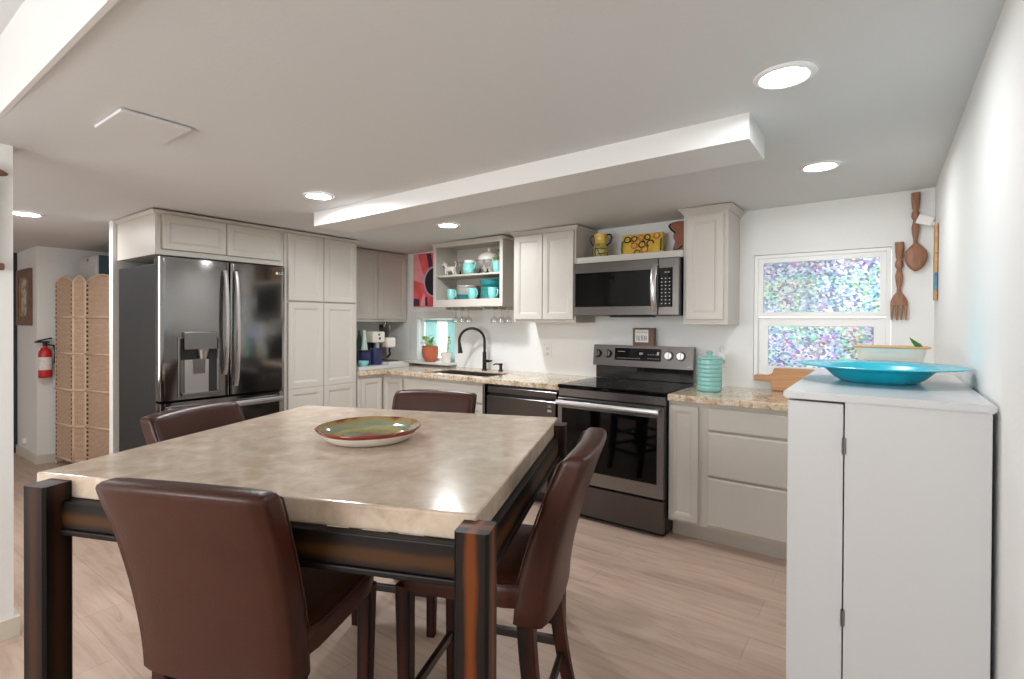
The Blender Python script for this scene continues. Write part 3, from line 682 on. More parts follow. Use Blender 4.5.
# dispenser in the left door
dy0, dy1, dz0, dz1 = 1.452, 1.716, .850, 1.255
m = MB(face_E(fxs(1.58)-.002)); m.rings(dy0, dy1, dz0, dz1, [(0, 0), (0, .006), (.004, .009), (.012, .009), (.016, .005), (.018, .0045)])
di = m.build('water_dispenser', 'steel_mid', dl)
MB(face_E(fxs(1.58)+.0028)).box(dy0+.016, dy1-.016, 1.10, dz1-.012, 0, .0012).build('dark_recess', 'black_plastic', dl)
m = MB(face_E(fxs(1.58)+.003)); m.prism([(dy0+.034, dz0+.022), (dy1-.060, dz0+.022), (dy1-.078, 1.10), (dy0+.048, 1.10)], 0, .003, 'z', 0) if False else m.box(dy0+.04, dy1-.075, dz0+.022, 1.10, 0, .004, .001)
m.build('dispenser_back', 'steel_bright', dl)
MB(face_E(fxs(1.58)+.003)).box(dy1-.072, dy1-.022, dz0+.03, 1.12, 0, .002).build('side_cheek', 'fridge_side', dl)
MB(face_E(fxs(1.58)+.002)).box(1.482, 1.688, 1.168, 1.288, 0, .026, .006).build('control_panel', 'steel_mid', dl)
MB().cyl((fxs(1.6)+.016, 1.60, 1.105), (fxs(1.6)+.016, 1.60, 1.167), .022, .034, 20).build('spout', 'steel_bright', dl, smooth=True, auto=40)
MB(face_E(fxs(1.58)+.006)).box(1.545, 1.615, 1.005, 1.105, .006, .012, .003).build('dispenser_paddle', 'steel_mid', dl)
MB(face_E(fxs(1.58)+.001)).box(dy0+.018, dy1-.018, dz0+.012, dz0+.030, 0, .022, .004).build('drip_tray', 'steel_mid', dl)
# maker's mark on the right door
g = MB(); g.lathe([(0, .0008), (.011, .0008), (.011, 0)], n=20); g.bm.transform(face_E(fxs(2.137)-.0002) @ Matrix.Translation((2.137, 1.727, 0))); g.build('logo_disc', 'grey_print', dr)
text('logo_letters', 'LG', .030, face_E(fxs(2.172)+.0002) @ Matrix.Translation((2.172, 1.727, 0)), 'grey_print', dr)

# -- microwave
YM_ = 3.455
t = thing('microwave', 'black-stainless over-the-range microwave under the pottery shelf', 'microwave', (-1.515, 3.64, 1.40))
MB().box(-1.922, -1.112, YM_+.03, YB-.003, 1.412, 1.808, .003).build('body', 'black_plastic', t)
d = MB(face_S(YM_+.029)); d.rings(-1.918, -1.264, 1.412, 1.807, [(0, 0), (0, .024), (.005, .029), (.010, .029)]); d = d.build('door', 'steel_dark', t)
MB(face_S(YM_)).rings(-1.905, -1.305, 1.478, 1.732, [(0, 0), (0, .0015), (.004, .0025), (.012, .0025)]).build('door_window', 'black_glass', d)
m = MB(); secs = []
for i in range(15):
    u = i/14; z = 1.445+(1.765-1.445)*u; o = YM_-.012-.036*math.sin(math.pi*u)**.7
    secs.append([(-1.300, o, z), (-1.288, o-.010, z), (-1.272, o-.010, z), (-1.260, o, z), (-1.272, o+.008, z), (-1.288, o+.008, z)])
m.loft(secs); m.build('handle', 'steel_bright', d, smooth=True, auto=40)
cp = MB(face_S(YM_+.029)).rings(-1.262, -1.114, 1.412, 1.807, [(0, 0), (0, .024), (.005, .029), (.010, .029)]).build('control_panel', 'steel_dark', t)
MB(face_S(YM_)).box(-1.252, -1.160, 1.470, 1.738, 0, .002).build('keypad', 'black_glass', cp)
m = MB(face_S(YM_-.002))
for r_ in range(8):
    for c_ in range(3):
        zz = 1.665-r_*.0245; xx = -1.234+c_*.027
        m.box(xx-.0042, xx+.0042, zz-.0026, zz+.0026, 0, .0006)
m.build('key_legends', 'grey_print', cp)
MB(face_S(YM_-.002)).box(-1.215, -1.180, 1.702, 1.712, 0, .0006).build('display_mark', 'pot_brown', cp)
MB().box(-1.64, -1.33, YM_+.04, YM_+.15, 1.400, 1.4115, .003).build('underside_vent', 'black_plastic', t)

# -- range
RX0, RX1 = -1.882, -1.106
t = thing('kitchen_range', 'black-stainless electric range with glass cooktop and oven door', 'range', (-1.494, 3.5, 0)); rg = t
MB().box(RX0, RX1, 3.20, 3.815, .03, .898, .003).build('body', 'black_plastic', t)
MB().box(RX0+.02, RX1-.02, 3.215, 3.78, 0, .03).build('base_feet', 'rubber', t)
MB().box(RX0-.001, RX1+.001, 3.165, 3.765, .8985, .9225, .005).build('cooktop', 'black_glass', t)
ck = MB()
def ring(m, x, y, r, z): m.lathe([(r-.0018, 0), (r-.0018, .0004), (r+.0018, .0004), (r+.0018, 0)], (x, y, z), 48)
for (x, y, r) in ((-1.67, 3.33, .11), (-1.67, 3.60, .075), (-1.31, 3.33, .095), (-1.31, 3.60, .085), (-1.67, 3.33, .075)):
    ring(ck, x, y, r, .9226)
ck.build('burner_rings', 'fridge_side', t)
MB(face_S(3.20)).rings(RX0+.001, RX1-.001, .838, .897, [(0, 0), (0, .024), (.004, .028), (.008, .028)]).build('front_trim', 'steel_mid', t)
d = MB(face_S(3.20)).rings(RX0+.003, RX1-.003, .248, .832, [(0, 0), (0, .040), (.005, .046), (.010, .046)]).build('oven_door', 'steel_mid', t)
MB(face_S(3.154)).rings(-1.842, -1.152, .340, .762, [(0, 0), (0, .001), (.004, .002), (.010, .002)]).build('oven_window', 'black_glass', d)
m = MB(); secs = []
for i in range(13):
    u = i/12; x = -1.862+(1.862-1.128)*u; o = 3.108-.010*math.sin(math.pi*u)
    secs.append([(x, o, .787), (x, o-.010, .792), (x, o-.012, .806), (x, o-.006, .820), (x, o+.006, .820), (x, o+.008, .792)])
m.loft(secs); m.build('handle', 'steel_bright', d, smooth=True, auto=40)
MB().box(-1.855, -1.83, 3.105, 3.156, .792, .816, .003).build('handle_mount', 'steel_mid', d)
MB().box(-1.158, -1.133, 3.105, 3.156, .792, .816, .003).build('handle_mount', 'steel_mid', d)
MB(face_S(3.20)).rings(RX0+.003, RX1-.003, .034, .238, [(0, 0), (0, .036), (.005, .042), (.010, .042)]).build('storage_drawer', 'steel_dark', t)
# backguard
MB().box(RX0+.0, RX1-.0, 3.765, 3.815, .923, 1.02, .004).build('backguard_base', 'black_enamel', t)
bgd = MB(); bgd.prism([(3.745, 1.022), (3.765, 1.185), (3.815, 1.185), (3.815, 1.022)], RX0-.02, RX1+.0, 'x', .003); bgd = bgd.build('backguard', 'steel_dark', t)
tilt = math.atan2(.02, .163)
def on_guard(x, h, off=0.0):   # frame on the sloped control face: a = x, b = up the face, c = out
    y = 3.745+.02*(h-1.022)/.163
    return Matrix.Translation((x, y, h)) @ Matrix.Rotation(-tilt, 4, 'X') @ Matrix(((1, 0, 0, 0), (0, 0, -1, 0), (0, 1, 0, 0), (0, 0, 0, 1))) @ Matrix.Translation((0, 0, off))
MB(on_guard(-1.53, 1.118)).box(-.185, .185, -.048, .046, -.002, .0022).build('display', 'black_glass', bgd)
m = MB(on_guard(-1.53, 1.118, .0022))
for i in range(11): m.box(-.165+i*.018, -.158+i*.018, -.034, -.030, 0, .0005)
for i in range(5): m.box(.085+i*.02, .092+i*.02, -.03, -.026, 0, .0005); m.box(.085+i*.02, .092+i*.02, .0, .004, 0, .0005)
m.box(-.16, -.10, .018, .021, 0, .0005); m.box(.155, .170, .0, .024, 0, .0005)
m.build('display_marks', 'grey_print', bgd)
text('clock_digits', '04', .026, on_guard(-1.50, 1.124, .0024), 'white_plastic', bgd)
for kx in (-1.862, -1.772, -1.285, -1.195):
    M = on_guard(kx, 1.116)
    k = MB(M); k.cyl((0, 0, 0), (0, 0, .006), .034, .034, 28); k.build('knob_ring', 'black_plastic', bgd)
    k = MB(M); k.cyl((0, 0, .006), (0, 0, .024), .029, .026, 28, .002).box(-.005, .005, -.026, .026, .024, .032, .002); k.build('knob', 'steel_dark' if kx < -1.5 else 'steel_bright', bgd)  # left pair in darker steel: a dark reflection put into the colour
text('logo_letters', 'LG', .016, on_guard(-1.14, 1.042, .0006), 'grey_print', bgd)

# -- dishwasher
t = thing('dishwasher', 'black-stainless dishwasher built in left of the range', 'dishwasher', (-2.24, 3.5, 0))
DX0, DX1 = -2.550, -1.896
MB().box(DX0, DX1, 3.22, 3.80, .10, .868, .002).build('tub', 'black_plastic', t)
MB().box(DX0, DX1, 3.28, 3.70, 0, .099).build('toe_kick', 'black_plastic', t)
d = MB(face_S(3.219)).rings(DX0+.012, DX1-.008, .115, .788, [(0, 0), (0, .045), (.005, .05), (.012, .05)]).build('door', 'steel_dark', t)
MB(face_S(3.219)).rings(DX0+.012, DX1-.008, .806, .856, [(0, 0), (0, .035), (.004, .039), (.010, .039)]).build('control_strip', 'steel_dark', t)
MB(face_S(3.219)).box(DX0+.014, DX1-.010, .788, .806, 0, .012).build('pocket_handle', 'black_plastic', t)
MB().box(-2.576, -2.553, 3.165, 3.22, .10, .868, .002).build('side_strip', 'steel_mid', t)
text('logo_letters', 'LG', .022, face_S(3.1692) @ Matrix.Translation((-1.955, .752, 0)), 'grey_print', d)
MB(face_S(3.169)).box(-1.972, -1.938, .722, .728, 0, .0006).box(-1.972, -1.938, .712, .718, 0, .0006).build('logo_lines', 'grey_print', d)
# ================================================================== TABLE AND CHAIRS
TA = math.radians(22.2); TC = Vector((-1.619, 1.253, 0))
def tl(u, v, z=0.0):
    return Vector((TC.x+u*math.cos(TA)-v*math.sin(TA), TC.y+u*math.sin(TA)+v*math.cos(TA), z))
TT = Matrix.Translation(TC) @ Matrix.Rotation(TA, 4, 'Z')
t = thing('dining_table', 'square counter-height table with beige marble top and dark distressed posts', 'table', TC, TA)
U0, U1, V0, V1 = -.702, .664, -.628, .650       # slab
P = .080                                        # post width
MB().box(U0, U1, V0, V1, .846, .910, .007, 3).build('tabletop', 'marble_beige', t, local=True)
PU0, PU1, PV0, PV1 = -.643, .714, -.702, .598   # outer faces of the four posts
for ua, va in ((PU0, PV0), (PU1-P, PV0), (PU0, PV1-P), (PU1-P, PV1-P)):
    ch = .007
    def octo(x0, x1, y0, y1): return [(x0+ch, y0), (x1-ch, y0), (x1, y0+ch), (x1, y1-ch), (x1-ch, y1), (x0+ch, y1), (x0, y1-ch), (x0, y0+ch)]
    m = MB().prism(octo(ua, ua+P, va, va+P), 0, .8455, 'z')
    if va < 0 and ua > 0:          # lip that wraps the slab's corner
        m.prism([(ua+ch, va), (ua+P-ch, va), (ua+P, va+ch), (ua+P, va+P-ch), (ua+P-ch, va+P), (U1+.001, va+P), (U1+.001, V0-.001), (ua, V0-.001), (ua, va+ch)], .8455, .897, 'z')
    elif va < 0: m.prism([(ua+ch, va), (ua+P-ch, va), (ua+P, va+ch), (ua+P, V0-.001), (ua, V0-.001), (ua, va+ch)], .8455, .897, 'z')
    elif ua > 0: m.prism([(U1+.001, va), (ua+P-ch, va), (ua+P, va+ch), (ua+P, va+P-ch), (ua+P-ch, va+P), (U1+.001, va+P)], .8455, .897, 'z')
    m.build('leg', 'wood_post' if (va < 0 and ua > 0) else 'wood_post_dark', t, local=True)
A0, A1, B0, B1 = PU0+P, PU1-P, PV0+P, PV1-P
for c in (PV0+.062, PV1-.062):
    MB().box(A0, A1, c-.016, c+.016, .768, .8455, .003).box(A0, A1, c-.023, c+.023, .752, .768, .004).build('apron', 'wood_apron', t, local=True)
for c in (PU0+.062, PU1-.045):
    MB().box(c-.016, c+.016, B0, B1, .768, .8455, .003).box(c-.023, c+.023, B0, B1, .752, .768, .004).build('apron', 'wood_apron', t, local=True)

def srect(w, t_, n=9, p=5.0):
    """rounded rectangle outline, 4n points"""
    out = []
    for k in range(4*n):
        a = 2*math.pi*(k+.5)/(4*n); c, s = math.cos(a), math.sin(a)
        r = (abs(c)**p+abs(s)**p)**(-1/p)
        out.append((c*r*w/2, s*r*t_/2))
    return out
def back_y(z):      # centre line of the leaning backrest
    u = (z-.49)/.495
    return -.197-.125*u**1.5
def make_chair(label):
    t = thing('counter_chair', label, 'chair', (0, 0, 0), 0, 'leather counter chairs round the marble table')
    # seat cushion: upholstered down over the frame
    secs = []
    for z, w_, d_ in ((.535, .425, .395), (.537, .435, .405), (.56, .444, .412), (.585, .448, .416), (.602, .440, .408), (.614, .41, .38), (.621, .33, .30), (.6235, .2, .18)):
        secs.append([(x, y-.004, z) for x, y in srect(w_, d_, 10, 7.0)])
    MB().loft(secs).build('seat', 'leather', t, smooth=True, local=True, auto=50)
    zc_, ww, dd = .600, .446, .414
    st = thing
    q = MB(); q.tube([(x, y-.004, .6045) for x, y in srect(.443, .411, 10, 7.0)], .0035, 6, True); q.build('piping', 'leather_piping', t, smooth=True, local=True)
    # backrest
    secs = []
    def sec(z, w_, th, dz=0): 
        y = back_y(min(z, .992)); out = []
        for x, yy in srect(w_, th, 10, 9.0):
            bow = -.020*(1-(2*x/.47)**2)
            out.append((x, y+yy+bow+.010, z+dz-(.010*abs(2*x/.46)**2.2 if z > .9 else 0)))
        return out
    for i in range(13):
        u = i/12; z = .492+(.970-.492)*u
        secs.append(sec(z, .430+.020*u, .092-.020*u))
    secs += [sec(.982, .450, .070), sec(.990, .444, .062), sec(.995, .432, .046), sec(.997, .40, .018)]
    first = sec(.490, .425, .080); secs.insert(0, first)
    b = MB().loft(secs).build('backrest', 'leather', t, smooth=True, local=True, auto=55)
    for sgn in (1,):     # piping that runs up the sides and over the top of the front face
        pts = []
        def pt(x, z, th): return (x, back_y(min(z, .985))-.020*(1-(2*x/.47)**2)+.010+sgn*th/2*.93, z)
        zs = [.60+(.963-.60)*i/10 for i in range(11)]
        pts += [pt(-(.430+.020*(z-.492)/.47)/2*.975, z, .092-.020*(z-.492)/.47) for z in zs]
        pts += [pt(x, .9815-.010*abs(2*x/.46)**2.2, .060) for x in [-.205+.41*i/10 for i in range(11)]]
        pts += [pt((.430+.020*(z-.492)/.47)/2*.975, z, .092-.020*(z-.492)/.47) for z in zs[::-1]]
        MB().tube(pts, .0028, 6).build('piping', 'leather_piping', b, smooth=True, local=True)
    # legs
    def leg(x0, y0, z0, x1, y1, s0, s1, curve=0.0):
        n = 8; ss = []
        for i in range(n+1):
            u = i/n; x = x0+(x1-x0)*u; y = y0+(y1-y0)*u - curve*math.sin(math.pi*u)*0 + (-(curve)*u*u); z = z0*(1-u); h = (s0+(s1-s0)*u)/2; c = h*.8
            ss.append([(x-h, y-c, z), (x-c, y-h, z), (x+c, y-h, z), (x+h, y-c, z), (x+h, y+c, z), (x+c, y+h, z), (x-c, y+h, z), (x-h, y+c, z)])
        return MB().loft(ss)
    for s in (-1, 1):
        leg(s*.188, .172, .545, s*.180, .168, .046, .034).build('leg', 'wood_leg', t, local=True)
        leg(s*.190, -.185, .50, s*.185, -.200, .046, .036, .055).build('leg', 'wood_leg', t, local=True)
    for s in (-1, 1):
        MB().box(s*.184-.009, s*.184+.009, -.20, .155, .205, .235, .003).build('stretcher', 'wood_espresso', t, local=True)
    MB().box(-.168, .168, .160, .178, .165, .195, .003).build('stretcher', 'wood_espresso', t, local=True)
    MB().box(-.168, .168, -.222, -.204, .165, .195, .003).build('stretcher', 'wood_espresso', t, local=True)
    return t
c0 = make_chair('brown leather chair nearest the camera, its back turned, at the table front')
def put(c, u, v, deg):
    c.location = tl(u, v); c.rotation_euler = (0, 0, TA+math.radians(deg))
put(c0, .030, -.505, 1)
c1 = copy_tree(c0); c1['label'] = 'brown leather chair at the right of the table, seen side-on before the oven'; put(c1, .526, -.120, 87); c1.scale = (1, 1.1, 1)
c2 = copy_tree(c0); c2['label'] = 'brown leather chair behind the table with only its back top showing, before the sink cabinet'; put(c2, -.015, .475, 180)
c3 = copy_tree(c0); c3['label'] = 'brown leather chair at the left of the table in front of the refrigerator'; put(c3, -.495, .035, -90)

# -- glazed dish on the table
dx_, dy_ = -1.603, 1.283
t = thing('serving_dish', 'round glazed stoneware dish with green and rust swirls on the table', 'dish', (dx_, dy_, .9105))
wob = lambda a, k: .012*math.sin(a*2*math.pi*5+.6)+.006*math.sin(a*2*math.pi*11)
MB().lathe([(0, .012), (.10, .013), (.145, .018), (.172, .031), (.188, .046), (.193, .0505)], n=72, wob=wob).build('glazed_inside', 'dish_glaze', t, smooth=True, local=True)
MB().lathe([(.193, .0505), (.196, .049), (.192, .041), (.187, .035)], n=72, wob=wob).build('rust_rim', 'dish_rust', t, smooth=True, local=True)
MB().lathe([(.187, .035), (.176, .020), (.158, .006), (.146, 0), (.138, 0), (.132, .004), (0, .006)], n=72, wob=lambda a, k: wob(a, k) if k == 0 else 0).build('white_foot', 'china_white', t, smooth=True, local=True)

# ================================================================== WHITE CABINET, RIGHT
WX0, WX1, WY0, WY1, WZ = -.233, .222, 1.738, 2.66, 1.16
t = thing('storage_cabinet', 'tall plain white cabinet standing against the right wall', 'cabinet', (0, 2.2, 0))
MB().prism([(WX0-.010, WY0-.014), (WX1+.006, WY0-.014), (WX1+.006, WY1), (WX0-.010, WY1)], WZ-.022, WZ, 'z', .004).build('top', 'white_lacquer', t)
MB().box(WX0+.145, WX1, WY0, WY1-.01, .0, WZ-.0225, .002).build('carcass', 'white_lacquer', t)
d1 = MB().box(WX0, WX0+.142, WY0+.001, WY0+.455, .02, WZ-.029, .004).build('door', 'white_lacquer', t)
d2 = MB().box(WX0, WX0+.142, WY0+.459, WY1-.012, .02, WZ-.029, .004).build('door', 'white_lacquer', t)
for hz in (.523, 1.012):
    MB().box(WX0+.138, WX0+.149, WY0-.004, WY0+.001, hz-.022, hz+.022, .001).cyl((WX0+.1435, WY0-.004, hz-.024), (WX0+.1435, WY0-.004, hz+.024), .0042, n=10).build('hinge', 'steel_mid', t)
# platter
t = thing('platter', 'wide turquoise-blue flat-rimmed platter on the white cabinet', 'platter', (-.016, 2.185, WZ+.0005))
MB().lathe([(0, .016), (.085, .016), (.115, .026), (.145, .046), (.160, .053), (.238, .060), (.242, .0575), (.238, .055), (.162, .046), (.152, .036), (.130, .014), (.116, .005), (.110, .003), (.107, 0), (.099, 0), (.097, .005), (0, .007)], n=80).build('platter_body', 'platter_blue', t, smooth=True, local=True, auto=60)
# long white bowl with wooden lid strip
t = thing('trough_bowl', 'white flared bowl with thin wooden rim behind the blue platter', 'bowl', (.022, 2.535, WZ+.0005))
def bm_trough():
    m = MB(); o = []
    for k, (w_, d_, z) in enumerate(((.088, .050, 0), (.092, .053, .004), (.112, .085, .106), (.107, .080, .106), (.086, .047, .010))):
        o.append([(x*w_, y*d_, z) for x, y in srect(2, 2, 10, 6)])
    m.loft(o); return m
bm_trough().build('bowl_body', 'cream_ceramic', t, smooth=True, local=True, auto=40)
m = MB(); m.loft([[(x*a, y*b, z) for x, y in srect(2, 2, 10, 6)] for a, b, z in ((.122, .092, .1065), (.125, .095, .109), (.124, .094, .112))]); m.build('wooden_rim', 'wood_light', t, local=True)
m = MB(); m.loft([[(.03+x*.8, y, z) for x, y, z in q] for q in ([(.010, 0, .112), (.030, -.012, .112), (.040, 0, .112), (.030, .012, .112)], [(-.002, 0, .128), (.018, -.012, .128), (.034, 0, .122), (.018, .012, .128)], [(-.012, 0, .148), (-.008, -.003, .146), (-.004, 0, .144), (-.008, .003, .146)])])
o = m.build('green_leaf', 'leaf_dark'); o.data.transform(Matrix.Translation((.060, 2.535, WZ+.001))); move_mesh_origin(o, (.07, 2.535, WZ+.113))
tag(o, 'small green leaf-shaped piece standing on the white bowl', 'ornament')

# ================================================================== BACK WALL AND RIGHT WALL HANGINGS
def carved_handle(m, x, y, z0, z1, w0):
    """twist-carved square handle with a knob below its middle"""
    L_ = z1-z0; secs = []
    for u, k in ((0, .62), (.10, .55), (.22, .85), (.34, 1.05), (.42, .72), (.47, .60), (.52, 1.05), (.60, 1.0), (.66, .70), (.70, .95), (.85, 1.05), (1.0, 1.18)):
        h = w0*k/2; z = z0+L_*u; ang = .3*math.sin(u*9)
        secs.append([(x+h*(c*math.cos(ang)-s*math.sin(ang)), y+h*.8*(c*math.sin(ang)+s*math.cos(ang)), z) for c, s in srect(2, 2, 4, 4)])
    m.loft(secs)
yw = YB-.022
m = MB(); carved_handle(m, .071, yw, 1.545, 1.845, .036)
secs = []
for z, w_ in ((1.550, .022), (1.530, .050), (1.512, .070), (1.495, .080), (1.470, .083)):
    secs.append([(.071+x*w_/2, yw+y*.010, z) for x, y in srect(2, 2, 6, 5)])
m.loft(secs)
for k in range(4):
    xx = .071-.0335+k*.0223
    m.loft([[(xx+x*w_, yw+y*.009+dyy, z) for x, y in srect(2, 2, 3, 4)] for z, w_, dyy in ((1.472, .0078, 0), (1.42, .0068, -.004), (1.384, .0035, 0))])
o = m.build('wooden_fork', 'wood_carved', smooth=True, auto=50); move_mesh_origin(o, (.071, yw, 1.6)); tag(o, 'big carved wooden fork hung right of the rainbow window', 'wall fork')
m = MB(); carved_handle(m, .146, yw, 1.825, 2.128, .036)
prof = [(1.836, .018), (1.825, .035), (1.81, .062), (1.785, .098), (1.76, .110), (1.73, .104), (1.70, .078), (1.68, .045), (1.670, .012)]
m.loft([[(.148+x*w_/2, yw+y*.013-(.010 if .04 < w_ else 0), z) for x, y in srect(2, 2, 7, 2.4)] for z, w_ in prof])
o = m.build('wooden_spoon', 'wood_carved', smooth=True, auto=50); move_mesh_origin(o, (.146, yw, 1.9)); tag(o, 'big carved wooden spoon hung above the fork near the wall corner', 'wall spoon')
Rb = Matrix.Rotation(math.radians(22), 4, 'Y')
m = MB(); m.box(.150, .226, 3.775, 3.80, 1.930, 1.985, .006, rot=Rb)
q = m.build('white_sensor', 'white_plastic'); move_mesh_origin(q, (.19, 3.8, 1.96)); tag(q, 'small tilted white box fixed in the corner beside the spoon handle', 'sensor')
MB().box(.205, .2345, 3.785, 3.80, 1.925, 1.945, .002).build('bracket', 'white_plastic', q)
t = thing('painted_stick', 'slim wooden paddle with a painted blue end on the right wall', 'wall ornament', (XR-.012, 3.62, 1.7))
MB().box(XR-.016, XR-.003, 3.565, 3.665, 1.745, 1.905, .004).box(XR-.017, XR-.003, 3.57, 3.66, 1.64, 1.744, .004).build('paddle_wood', 'wood_light', t)
MB().box(XR-.0165, XR-.003, 3.572, 3.658, 1.545, 1.639, .004).build('painted_band', 'painted_blue', t)
MB().box(XR-.017, XR-.003, 3.57, 3.66, 1.49, 1.544, .004).build('paddle_end', 'wood_board', t)
# painting behind the open cabinet
t = thing('wall_painting', 'coral abstract canvas with a dark round shape on the back wall', 'painting', (-3.83, YB-.01, 1.8))
px0, px1, pz0, pz1 = -4.055, -3.56, 1.520, 2.075
MB(face_S(YB-.001)).box(px0, px1, pz0, pz1, 0, .022, .002).build('canvas', 'coral', t)
F = face_S(YB-.0235)
m = MB(F); m.prism([(-4.05, 2.07), (-3.985, 2.07), (-3.93, 1.90), (-3.86, 1.80), (-3.90, 1.76), (-4.05, 1.80)], 0, .001, 'z').prism([(-3.93, 1.60), (-3.90, 1.66), (-3.865, 1.60), (-3.88, 1.53), (-3.95, 1.53)], 0, .001, 'z'); m.build('pink_shapes', 'pink_light', t)
MB(F).prism([(-3.86, 2.07), (-3.80, 2.07), (-3.74, 1.80), (-3.80, 1.82)], .0, .0012, 'z').prism([(-4.05, 1.53), (-3.96, 1.53), (-3.97, 1.60), (-4.05, 1.61)], 0, .0012, 'z').prism([(-3.88, 1.62), (-3.85, 1.62), (-3.84, 1.53), (-3.88, 1.53)], 0, .0012, 'z').build('plum_shapes', 'plum', t)
m = MB(); m.lathe([(0, .0022), (.165, .0022), (.165, 0)], n=48); m.bm.transform(F @ Matrix.Translation((-3.735, 1.775, 0))); m.build('lilac_disc', 'lilac', t)
m = MB(); m.lathe([(0, .0032), (.145, .0032), (.145, .001)], n=48); m.bm.transform(F @ Matrix.Translation((-3.735, 1.775, 0))); m.build('dark_disc', 'charcoal', t)
# power points
def outlet(x, z, lab, w_=.072, h=.115):
    t = thing('power_outlet', lab, 'outlet', (x, YB-.004, z), 0, 'white power outlets on the back wall')
    MB(face_S(YB-.0008)).rings(x-w_/2, x+w_/2, z-h/2, z+h/2, [(0, 0), (0, .003), (.003, .005), (.006, .005)]).build('cover_plate', 'white_plastic', t)
    MB(face_S(YB-.006)).box(x-.017, x+.017, z+.008, z+.038, 0, .0025, .002).box(x-.017, x+.017, z-.038, z-.008, 0, .0025, .002).build('sockets', 'trim_white', t)
    m = MB(face_S(YB-.0086))
    for zz in (z+.022, z-.022): m.box(x-.008, x-.006, zz-.005, zz+.006, 0, .0005).box(x+.006, x+.008, zz-.005, zz+.006, 0, .0005)
    m.build('slots', 'ink', t)
    return t
outlet(-2.385, 1.108, 'white power outlet between the tap and the range')
outlet(-.925, 1.108, 'white power outlet behind the turquoise jar')
t = thing('plug_adapter', 'small white plug-in unit in the outlet behind the jar', 'plug', (-.925, YB-.03, 1.13))
MB().box(-.950, -.900, YB-.040, YB-.0095, 1.10, 1.155, .008).build('adapter_body', 'white_plastic', t); MB().cyl((-.925, YB-.03, 1.155), (-.925, YB-.03, 1.20), .016, .013, 18, .003).build('bottle', 'stem_glass', t)

# ================================================================== THINGS ON THE WORKTOPS
CT = .9155
t = thing('lidded_jar', 'ribbed turquoise ceramic jar with lid right of the range', 'jar', (-.927, 3.50, CT))
prof = [(0, 0), (.070, 0), (.077, .006)]
for i in range(7):
    z = .012+i*.027; prof += [(.0785, z), (.0795, z+.010), (.0785, z+.021), (.0770, z+.0255)]
prof += [(.078, .203), (.074, .209), (0, .209)]
MB().lathe(prof, n=56).build('jar_body', 'jar_glaze', t, smooth=True, local=True, auto=50)
MB().lathe([(0, .2095), (.080, .2095), (.082, .214), (.078, .222), (.040, .230), (.016, .233), (.015, .240), (.021, .250), (.021, .258), (.012, .264), (0, .265)], n=48).build('lid', 'jar_glaze', t, smooth=True, local=True, auto=40)
# paddle board leaning on the window
def bm_board():
    m = MB(); R_ = Matrix.Identity(4)
    poly = [(-.605, .945), (-.600, .985), (-.612, 1.0), (-.705, 1.008), (-.716, 1.020), (-.714, 1.036), (-.700, 1.045), (-.625, 1.045), (-.600, 1.058), (-.592, 1.095), (-.20, 1.095), (-.195, .945)]
    poly = [(x, z-.945) for x, z in poly]
    m.prism(poly, -.009, .009, 'y', .003); return m
o = bm_board().build('cutting_board', 'wood_board')
o.data.transform(Matrix.Translation((0, 3.772, CT+.002)) @ Matrix.Rotation(math.radians(-14), 4, 'X') @ Matrix.Identity(4)); move_mesh_origin(o, (-.4, 3.78, CT)); tag(o, 'wooden paddle cutting board leaning below the rainbow window', 'cutting board')
# framed block on the range back
t = thing('sign_block', 'small wooden block sign with a white card on top of the range', 'sign', (-1.49, 3.785, 1.1855))
MB().box(-1.572, -1.405, 3.768, 3.808, 1.1855, 1.322, .002).build('wood_block', 'wood_frame', t)
MB(face_S(3.768)).box(-1.553, -1.447, 1.212, 1.308, .0003, .0016).build('card', 'paper', t)
m = MB(face_S(3.7663))
for i, (a, h0, h1) in enumerate(((-1.538, 1.225, 1.262), (-1.526, 1.226, 1.258), (-1.514, 1.225, 1.262), (-1.500, 1.225, 1.266), (-1.489, 1.225, 1.266), (-1.476, 1.225, 1.262), (-1.464, 1.226, 1.258))):
    m.box(a-.002, a+.002, h0, h1, 0, .0005); 
for i, (a, h) in enumerate(((-1.530, 1.260), (-1.520, 1.228), (-1.494, 1.247), (-1.470, 1.260), (-1.470, 1.244))): m.box(a-.006, a+.006, h-.0015, h+.0015, 0, .0005)
for i in range(6): m.box(-1.540+i*.015, -1.532+i*.015, 1.284+.003*(i % 2), 1.288+.003*(i % 2), 0, .0005)
m.build('card_lettering', 'ink', t)
